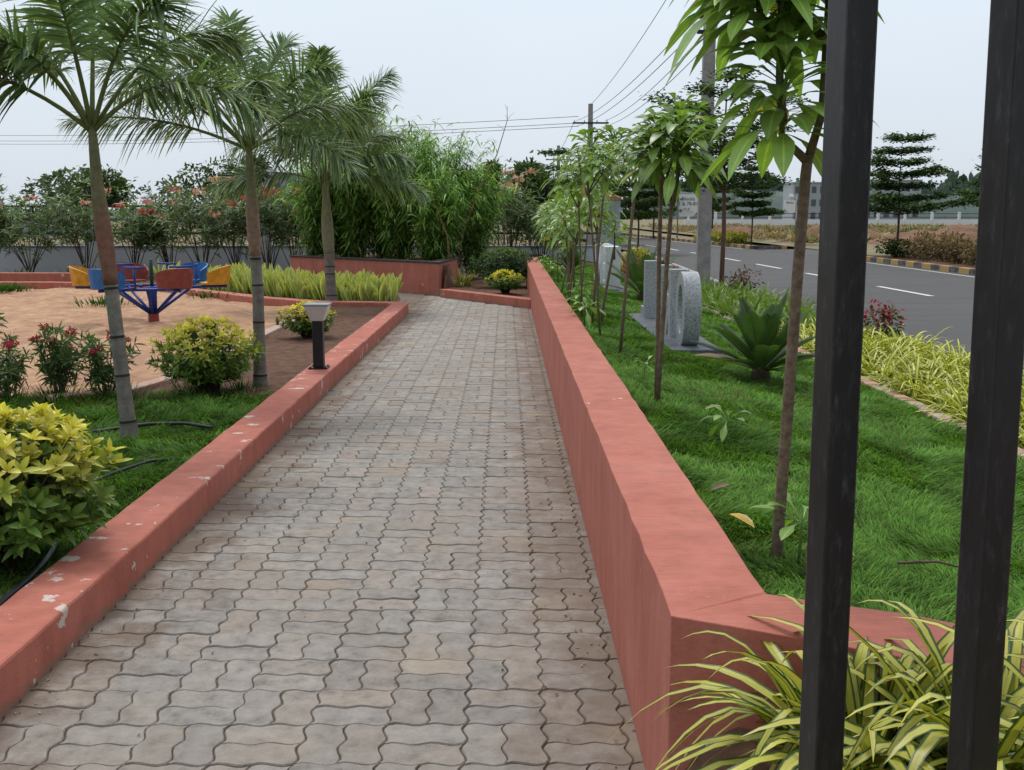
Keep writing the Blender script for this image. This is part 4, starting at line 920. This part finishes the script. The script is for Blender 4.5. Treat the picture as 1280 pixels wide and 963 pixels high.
# ------------------------------------------------------------------ grey boundary wall with rails
t = thing('boundary_wall', 'long grey wall with black rails behind the oleanders', 'wall', (0, 29, 0))
g = Geo(); g.box(-20, 2.64, -.09, .09, -.2, .66); g.build('wall', M['grey'], t, .01)
g = Geo(); g.box(-20, 2.64, -.12, .12, .663, .70); g.build('coping', M['greycap'], t, .006)
for x in (-15.6, -11.0, -6.45, -1.85):
    g = Geo(); g.box(x-.21, x+.21, -.21, .21, -.2, 1.56); g.box(x-.25, x+.25, -.25, .25, 1.562, 1.62); g.build('pillar', M['grey'], t, .01)
for z in (1.02, 1.38, 1.73):
    for a, b in ((-20, -15.81), (-15.39, -11.21), (-10.79, -6.66), (-6.24, -2.06), (-1.64, 2.64)):
        if z < 1.6: g = Geo(); g.box(a-.02, b+.02, -.025, .025, z-.028, z+.028); g.build('rail', M['rail'], t)
for z in (1.73,):
    g = Geo(); g.box(-20, 2.64, -.025, .025, z-.028, z+.028); g.build('rail', M['rail'], t)
for a, b in ((-20, -15.81), (-15.39, -11.21), (-10.79, -6.66), (-6.24, -2.06), (-1.64, 2.64)):
    for k in range(1, 3):
        x = a+(b-a)*k/3; g = Geo(); g.box(x-.02, x+.02, -.02, .02, .69, 1.74); g.build('rail_post', M['rail'], t)
t = thing('gate_pillar', 'tall grey pillar with a red cap behind the plumeria stems', 'pillar', (2.86, 29.8, -.1), math.radians(24))
g = Geo(); g.box(-.2, .2, -.2, .2, 0, 2.0); g.build('shaft', M['greycap'], t, .012)
g = Geo(); g.box(-.22, .22, -.22, .22, 2.003, 2.11); g.build('cap', M['red'], t, .01)

# ------------------------------------------------------------------ stone letters on the lawn
def MYZ(x, z): return Matrix(((0, 0, 1, x), (1, 0, 0, 0), (0, 1, 0, z), (0, 0, 0, 1)))      # (a, b, c) -> (x+c, a, z+b)
def ring(g, cy, cz, ro, rz_, ri, riz, x0, x1, n=40, a0=0, a1=2*PI):
    full = abs(a1-a0-2*PI) < 1e-6; k = n if full else n+1; vs = []
    for i in range(k):
        a = a0+(a1-a0)*i/n; c, s_ = math.cos(a), math.sin(a)
        vs += [(x0, cy+ro*c, cz+rz_*s_), (x1, cy+ro*c, cz+rz_*s_), (x1, cy+ri*c, cz+riz*s_), (x0, cy+ri*c, cz+riz*s_)]
    fs = []
    for i in range(n):
        a = i*4; b = ((i+1) % k)*4
        fs += [(a, b, b+1, a+1), (a+1, b+1, b+2, a+2), (a+2, b+2, b+3, a+3), (a+3, b+3, b, a)]
    if not full: fs += [(0, 1, 2, 3), (n*4+3, n*4+2, n*4+1, n*4)]
    g._add(vs, fs)
ZB = .405; LX0, LX1 = 1.50, 1.645; LG = 'grey granite letters on the lawn'
g = Geo(); g.box(1.38, 1.80, 8.86, 12.15, .25, ZB+.022); tag(g.build('letter_slab', M['slate'], None, .01), 'dark slate slab under the grey granite letters', 'slab')
def letter(name, geo, mat, lab, grp): return tag(geo.build(name, mat, None, .006), lab, 'letter', grp)
g = Geo(); ring(g, 9.25, ZB+.325, .245, .325, .135, .21, LX0, LX1, 56); letter('letter', g, M['granite'], 'grey granite letter O, nearest of the stone letters on the slab', LG)
g = Geo(); g.box(LX0, LX1, 9.80, 9.93, ZB, ZB+.64); ring(g, 9.932, ZB+.46, .25, .18, .13, .075, LX0+.002, LX1-.002, 16, -PI/2, PI/2)
vs = MYZ(LX0+.004, ZB); g.prism([(9.935, .30), (10.03, .26), (10.22, 0), (10.08, 0), (9.935, .22)], 0, LX1-LX0-.008, M=vs); letter('letter', g, M['granite'], 'grey granite letter R standing right behind the letter O', LG)
g = Geo(); g.box(LX0, LX1, 10.62, 10.76, ZB, ZB+.64); letter('letter', g, M['granite'], 'slim grey granite letter I behind the crossing plumeria stems', LG)
g = Geo(); g.box(LX0, LX1, 11.60, 11.74, ZB, ZB+.64); g.box(LX0+.002, LX1-.002, 11.742, 11.98, ZB, ZB+.13); letter('letter', g, M['granite'], 'grey granite letter L at the far end of the slab', LG)
WX0, WX1 = 1.52, 1.75; ZW = .385; WG = 'white stone letters near the gate pillar'
g = Geo(); g.box(1.35, 1.9, 16.2, 19.2, .2, ZW-.002); tag(g.build('letter_slab', M['slate'], None, .01), 'slate slab under the white letters near the gate pillar', 'slab')
g = Geo(); g.box(WX0, WX1, 16.5, 16.64, ZW, ZW+.66)
for z in (0, .265, .53): g.box(WX0+.002, WX1-.002, 16.642, 16.98, ZW+z, ZW+z+.13)
letter('letter', g, M['white'], 'white stone letter E, nearer of the white letters by the pillar', WG)
g = Geo(); g.box(WX0, WX1, 17.3, 17.43, ZW, ZW+.66); g.box(WX0, WX1, 17.85, 17.98, ZW, ZW+.66); g.prism([(17.432, .66), (17.432, .45), (17.848, 0), (17.848, .2)], 0, WX1-WX0-.006, M=MYZ(WX0+.003, ZW))
letter('letter', g, M['white'], 'white stone letter N behind the white letter E', WG)
g = Geo(); g.box(WX0, WX1, 18.3, 18.43, ZW, ZW+.66); g.box(WX0+.002, WX1-.002, 18.432, 18.7, ZW, ZW+.12); letter('letter', g, M['white'], 'farthest white stone letter, hidden by plumeria stems', WG)

# ------------------------------------------------------------------ merry-go-round
t = thing('merry_go_round', 'blue steel merry-go-round with coloured bucket seats in the sand pit', 'merry-go-round', (-4.85, 14.73, .06))
g = Geo(); g.lathe([(.085, -.1), (.075, .0), (.07, .13)], 14); g.build('base', M['rust'], t)
g = Geo(); g.lathe([(.055, .132), (.06, .42), (.07, .48), (.05, .505)], 14); g.build('post', M['blue'], t)
g = Geo(); g.lathe([(.026, .507), (.026, .86), (.01, .88)], 10); g.build('centre_pole', M['greenp'], t)
for k in range(8):
    a = 2*PI*k/8+.2; g = Geo(); g.tube([(.05*math.cos(a), .05*math.sin(a), .14), (.50*math.cos(a), .50*math.sin(a), .475)], .02, 8); g.build('strut', M['blue'], t)
g = Geo(); pts = [(.52*math.cos(2*PI*k/36), .52*math.sin(2*PI*k/36), .49) for k in range(37)]; g.tube(pts, .02, 8, cap=False); g.build('ring_frame', M['blue'], t)
def seat_geo():
    g = Geo(); n = 22; prof = []
    for i in range(n+1):
        a = math.radians(-112+224*i/n); e = abs(a)/math.radians(112); h = .25*(1-.42*e**2.2); fl = .022
        prof.append(((.185)*math.cos(a)*.95, .21*math.sin(a), .0, (.185+fl)*math.cos(a), (.21+fl)*math.sin(a), h))
    vs = []; th = .014
    for (x0, y0, z0, x1, y1, z1) in prof:
        u = V([x1, y1, 0])/math.hypot(x1, y1)
        vs += [(x0, y0, z0), (x1, y1, z1), (x1+u[0]*.018, y1+u[1]*.018, z1-.004), (x0+u[0]*th, y0+u[1]*th, z0-.012)]
    fs = []
    for i in range(n):
        a, b = i*4, (i+1)*4; fs += [(a, a+1, b+1, b), (a+1, a+2, b+2, b+1), (a+2, a+3, b+3, b+2), (a+3, a, b, b+3)]
    fs += [(0, 3, 2, 1), (n*4, n*4+1, n*4+2, n*4+3)]
    g._add(vs, fs, smooth=False)
    pan = [(p[0]*.99, p[1]*.99) for p in prof]+[(-.16, .16), (-.18, 0), (-.16, -.16)]; g.prism(pan, -.014, .012)
    return g
cols = ['yellowp', 'bluep', 'redp', 'yellowp', 'bluep', 'redp']; labs = dict(yellowp='yellow', bluep='blue', redp='red')
for k in range(6):
    a = math.radians(8+60*k); ca, sa = math.cos(a), math.sin(a)
    g = Geo(); g.tube([(.40*ca, .40*sa, .48), (.75*ca, .75*sa, .50), (1.0*ca, 1.0*sa, .50)], .022, 8); g.build('arm', M['blue'], t)
    st = seat_geo().build('seat', M[cols[k]], t, 0); st.location = (.84*ca, .84*sa, .54); st.rotation_euler = (0, 0, a); st['label'] = labs[cols[k]]+' plastic bucket seat'
    g = Geo(); b = a+.34; cb, sb = math.cos(b), math.sin(b)
    g.tube([(.52*ca, .52*sa, .49), (.58*cb, .58*sb, .52), (.60*cb, .60*sb, .62), (.60*cb, .60*sb, .78)], .016, 8)
    g.tube([(.60*cb-.16*sa*-1, .60*sb+.16*ca*-1, .785), (.60*cb+.16*-sa, .60*sb+.16*ca, .785)], .014, 8); g.build('handle', M['blue'], t)

# ------------------------------------------------------------------ bollard lamp
t = thing('bollard_lamp', 'short black bollard lamp with pale tapered shade on the left kerb', 'lamp', (-1.695, 9.62, .165))
g = Geo(); g.box(-.085, .085, -.085, .085, 0, .012)
for sx_ in (-.068, .068):
    for sy_ in (-.068, .068): g.lathe([(.008, .012), (.008, .022), (.003, .024)], 6, (sx_, sy_, 0))
g.build('base_plate', M['rail'], t)
g = Geo(); g.box(-.047, .047, -.047, .047, .013, .43); g.build('post', M['black'], t, .006)
g = Geo(); vs = []
for z, h in ((.432, .056), (.57, .108)): vs += [(-h, -h, z), (h, -h, z), (h, h, z), (-h, h, z)]
g._add(vs, [(3, 2, 1, 0), (4, 5, 6, 7), (0, 1, 5, 4), (1, 2, 6, 5), (2, 3, 7, 6), (3, 0, 4, 7)]); g.build('lamp_shade', M['shade'], t, .006)
g = Geo(); g.box(-.112, .112, -.112, .112, .572, .586); g.build('top_plate', M['greycap'], t, .003)

# ------------------------------------------------------------------ steel posts close to the camera
for lb, x, y in [('black painted square steel post, left of the two close posts', .522, 1.65), ('black painted square steel post at the right picture edge', .735, 1.56)]:
    g = Geo(); g.box(-.0265, .0265, -.0265, .0265, -.2, 2.7); o = g.build('steel_post', M['steel'], None, .004); o.location = (x, y, .05); o.rotation_euler = (0, math.radians(-.35 if x < .6 else -.75), math.radians(17)); tag(o, lb, 'post')

# ------------------------------------------------------------------ power line
def pole(lb, x, y, h, arms, wd=.15, ang=0, stay=False):
    t = thing('utility_pole', lb, 'utility pole', (x, y, -.2), ang); g = Geo()
    w0, w1 = wd, wd*.72; vs = []
    for z, k in ((0, w0), (h, w1)): vs += [(-k, -k*.6, z), (k, -k*.6, z), (k, k*.6, z), (-k, k*.6, z)]
    g._add(vs, [(3, 2, 1, 0), (4, 5, 6, 7), (0, 1, 5, 4), (1, 2, 6, 5), (2, 3, 7, 6), (3, 0, 4, 7)]); g.build('pole', M['conc'], t, .01)
    for (z, hw) in arms:
        g = Geo(); g.box(-hw, hw, -wd-.06, -wd-.005, z-.04, z+.04); a = g.build('cross_arm', M['rail'], t, .004)
        for q in (-.9, -.35, .35, .9): 
            g = Geo(); g.lathe([(.02, z+.04), (.035, z+.07), (.018, z+.09), (.035, z+.11), (.012, z+.14)], 8, (q*hw, -wd-.03, 0)); g.build('insulator', M['shade'], a)
    if stay:
        g = Geo(); g.tube([(0, .2, h*.78), (-1.4, .5, .1)], .06, 6); g.build('stay_pole', M['conc'], t)
    return t
pole('near concrete utility pole with two short cross arms behind the plumerias', 4.2, 23, 8.2, [(5.72, .29), (5.42, .29)])
pole('middle utility pole with a cross arm standing beyond the grey pillar', 3.98, 52, 6.85, [(5.95, .85), (5.55, .35)], .15, 0, True)
pole('smallest farthest utility pole with a single cross arm', 4.1, 86, 7.0, [(5.9, 1.0), (6.6, .4)], .16, 0, True)
def cable(lb, a, b, sag, r=.011, grp='overhead cables'):
    a, b = V(a), V(b); tt = np.linspace(0, 1, 24)[:, None]; p = a*(1-tt)+b*tt-V([0, 0, 1.])*sag*4*tt*(1-tt)
    g = Geo(); g.tube(p, r, 5); tag(g.build('overhead_cable', M['cable'], None), lb, 'cable', grp)
for dx, z0, z1 in ((-.26, 5.62, 5.86), (.26, 5.62, 5.86), (-.26, 5.32, 5.6), (.26, 5.32, 5.6)):
    cable('overhead cable hanging between the near and the middle utility pole', (4.2+dx, 22.8, z0), (3.98+dx*2.6, 51.8, z1), .35, .010)
cable('top overhead cable rising steeply beyond the picture above the near pole', (3.98, 51.8, 6.6), (4.2, 22.8, 7.4), .3, .010)
for k, (z0, z1) in enumerate(((6.05, 7.9), (5.75, 7.5), (5.6, 7.25))):
    cable('long overhead cable running left from the middle utility pole', (3.4, 51.8, z0), (-52, 88, z1), .5, .013, 'overhead cables running left')
for dx in (-.8, .8): cable('overhead cable between the middle and the farthest utility pole', (3.98+dx, 52, 5.75), (4.1+dx, 86, 5.75), .5, .012, 'overhead cables to the far pole')
pole('utility pole off the left of the view carrying the long cables', -52, 88, 8.2, [(7.6, .8)], .16)

# ------------------------------------------------------------------ street signs
def sign(lb, x, y, w_, z0, z1, lines, notch, postx, ts):
    t = thing('street_sign', lb, 'sign', (x, y, 0)); h = w_/2
    poly = [(-h, z1), (h, z1), (h, z0+notch), (h-notch, z0), (-h, z0)] if postx < 0 else [(-h, z1), (-h, z0+notch*1.6), (-h+notch, z0), (h, z0), (h, z1)]
    if postx < 0: poly = poly[::-1]
    g = Geo(); g.prism(poly, 0, .05, M=Matrix(((1, 0, 0, 0), (0, 0, 1, 0), (0, 1, 0, 0), (0, 0, 0, 1)))); bd = g.build('board', M['signw'], t)
    g = Geo(); g.lathe([(.045, -.1), (.045, z1+.35)], 10, (postx*(h+.06), .03, 0)); g.build('post', M['greycap'], t)
    c = bpy.data.curves.new('lettering', 'FONT'); c.body = chr(10).join(lines); c.size = ts; c.align_x = 'CENTER'; c.extrude = .004
    tmp = bpy.data.objects.new('lettering_curve', c); C.objects.link(tmp); bpy.context.view_layer.update()
    me = bpy.data.meshes.new_from_object(tmp.evaluated_get(bpy.context.evaluated_depsgraph_get())); bpy.data.objects.remove(tmp)
    me.materials.clear(); o = link('lettering', me, M['signt'], bd); o.location = (0, -.006, z1-ts*1.2); o.rotation_euler = (PI/2, 0, 0)
    return t
sign('white street sign board with notched corner beside the near utility pole', 11.05, 66, 1.12, 1.35, 2.68, ['Blocks', '1 & 78-81'], .28, -1, .30)
sg = sign('smaller white street sign seen just left of the nearest plumeria trunk', 20.9, 80, .82, 1.6, 2.5, ['Blocks'], .28, 1, .2)
g = Geo(); g.lathe([(.2, 0), (.2, .04)], 20); o = g.build('emblem', M['signw'], sg); o.rotation_euler = (PI/2, 0, 0); o.location = (.1, .04, 2.75)

# ------------------------------------------------------------------ hoses, leaves, oddments
def hose(lb, pts, r=.011):
    p = V(pts); k = len(p); tt = np.linspace(0, k-1, k*8); q = np.stack([np.interp(tt, np.arange(k), p[:, c]) for c in range(3)], -1)
    for _ in range(3): q[1:-1] = (q[:-2]+2*q[1:-1]+q[2:])/4
    g = Geo(); g.tube(q, r, 8); tag(g.build('garden_hose', M['hose'], None), lb, 'hose')
hose('black hose looping over the kerb edge below the golden shrub', [(-1.78, 3.35, 0.155), (-1.85, 3.75, 0.145), (-1.86, 4.0, 0.145), (-1.93, 4.35, 0.115), (-2.0, 4.6, .10)], .012)
hose('short dark hose lying in the grass in front of the leaning palm', [(-2.32, 5.35, 0.095), (-2.18, 5.75, 0.135), (-2.06, 6.05, 0.140), (-1.98, 6.3, 0.095)], .010)
hose('dark hose curving in the grass right of the leaning palm', [(-2.75, 7.0, 0.115), (-2.45, 7.2, 0.130), (-2.2, 7.2, 0.135), (-2.0, 7.15, 0.115)], .012)
hose('dark hose lying in the grass at the left picture edge', [(-4.6, 7.4, 0.125), (-4.1, 7.5, 0.140), (-3.75, 7.5, 0.140), (-3.5, 7.4, 0.105)], .012)
def fallen(lb, loc, ln, wd, col, d, droop=.2):
    L = Leaves(); L.add([loc], [d], [(0.2, -.3, 1)], ln, wd, LP, droop=droop, fold=.5, col=col, col2=V(col)*.8); tag(L.build('fallen_leaf', M['plum'], None), lb, 'leaf')
fallen('curled yellow leaf lying by the wall edge near the corner', (.70, 3.26, .615), .12, .045, (.55, .36, .03), (.45, -.85, .02), .12)
fallen('dry brown leaf on the lawn left of the nearest plumeria trunk', (.80, 3.75, .585), .09, .03, (.22, .14, .08), (-.8, -.5, .1))
fallen('small pale leaf lying on the lawn beyond the lone seedling', (1.02, 5.4, .56), .09, .025, (.5, .5, .25), (.8, .2, .3))
g = Geo(); g.tube([(1.12, 2.95, .56), (1.22, 2.92, .575), (1.33, 2.86, .56)], [.005, .004, .002], 5, (.16, .12, .09)); tag(g.build('twig', M['bark'], None), 'dry twig lying on the lawn behind the left black post', 'twig')
g = Geo(); ring(g, -4.0, .0, .062, .062, .036, .036, -.012, .012, 24); o = g.build('plastic_ring', M['teal'], None, .003); o.location = (-3.97, 8.2, .36); o.rotation_euler = (0, 0, PI/2); tag(o, 'teal plastic ring hanging in the oleanders at the left edge', 'ring')
o.data.transform(Matrix.Translation((0, 4.0, 0)))

# ------------------------------------------------------------------ far fence and buildings
t = thing('field_fence', 'long pale fence with posts along the far side of the field', 'fence', (0, 122, 0))
g = Geo(); g.box(20, 112, -.1, .1, -.2, .86); g.build('wall', M['signw'], t)
for k in range(31):
    g = Geo(); x = 20.5+k*3.05; g.box(x-.13, x+.13, -.13, .13, .5, 1.7); g.build('post', M['signw'], t)
for z in (1.1, 1.5): g = Geo(); g.box(20, 112, -.03, .03, z-.03, z+.03); g.build('rail', M['rail'], t)
def building(lb, x, y, w_, h, d_, nx, nz, frame=False):
    t = thing('building', lb, 'building', (x, y, -.2)); g = Geo(); g.box(-w_/2, w_/2, 0, d_, 0, h); g.build('wall', M['bldg'], t)
    g = Geo(); g.box(-w_/2-.2, w_/2+.2, -.2, d_+.2, h+.003, h+.25); g.build('roof', M['bldg'], t)
    for i in range(nx):
        for j in range(nz):
            a = -w_/2+w_*(i+.22)/nx; b = -w_/2+w_*(i+.78)/nx; z = h*(j+.25)/nz; g = Geo(); g.box(a, b, -.06, -.003, z, z+h*.5/nz); g.build('window', M['bldgd'], t)
building('unfinished pale grey building far beyond the field behind the small sign', 60, 215, 6.5, 7.6, 8, 4, 3)
building('low pale building on the wooded skyline behind the layered tree', 93, 262, 14, 9.5, 8, 6, 3)
building('pale flat building beyond the grey wall right of the middle palm', -20.8, 98, 5.2, 5.1, 5, 3, 2)
building('low white building seen through the rails left of the leaning palm', -34.5, 78, 3.4, 1.45, 4, 2, 1)

# bits of dry leaf and grit lying on the paving, mostly along its edges
L = Leaves(); n = 420; X = np.where(U(0, 1, n) < .75, .385-np.abs(rng.normal(0, .13, n)), U(-1.5, .36, n)); X = np.where(U(0, 1, n) < .3, -1.56+np.abs(rng.normal(0, .08, n)), X); X = np.clip(X, -1.55, .38); Y = 2.2+U(0, 1, n)**1.4*13
c = np.where((U(0, 1, n) < .6)[:, None], V([.10, .07, .045]), V([.34, .29, .23]))*U(.6, 1.2, (n, 1)); th = U(0, 2*PI, n)
L.add(np.stack([X, Y, np.full(n, .003)], -1), np.stack([np.cos(th), np.sin(th), U(.02, .2, n)], -1), V([0, 0, 1.]), U(.006, .024, n), U(.004, .010, n), LP, droop=.1, fold=.3, col=c)
tag(L.build('path_litter', M['farleaf']), kind='stuff')
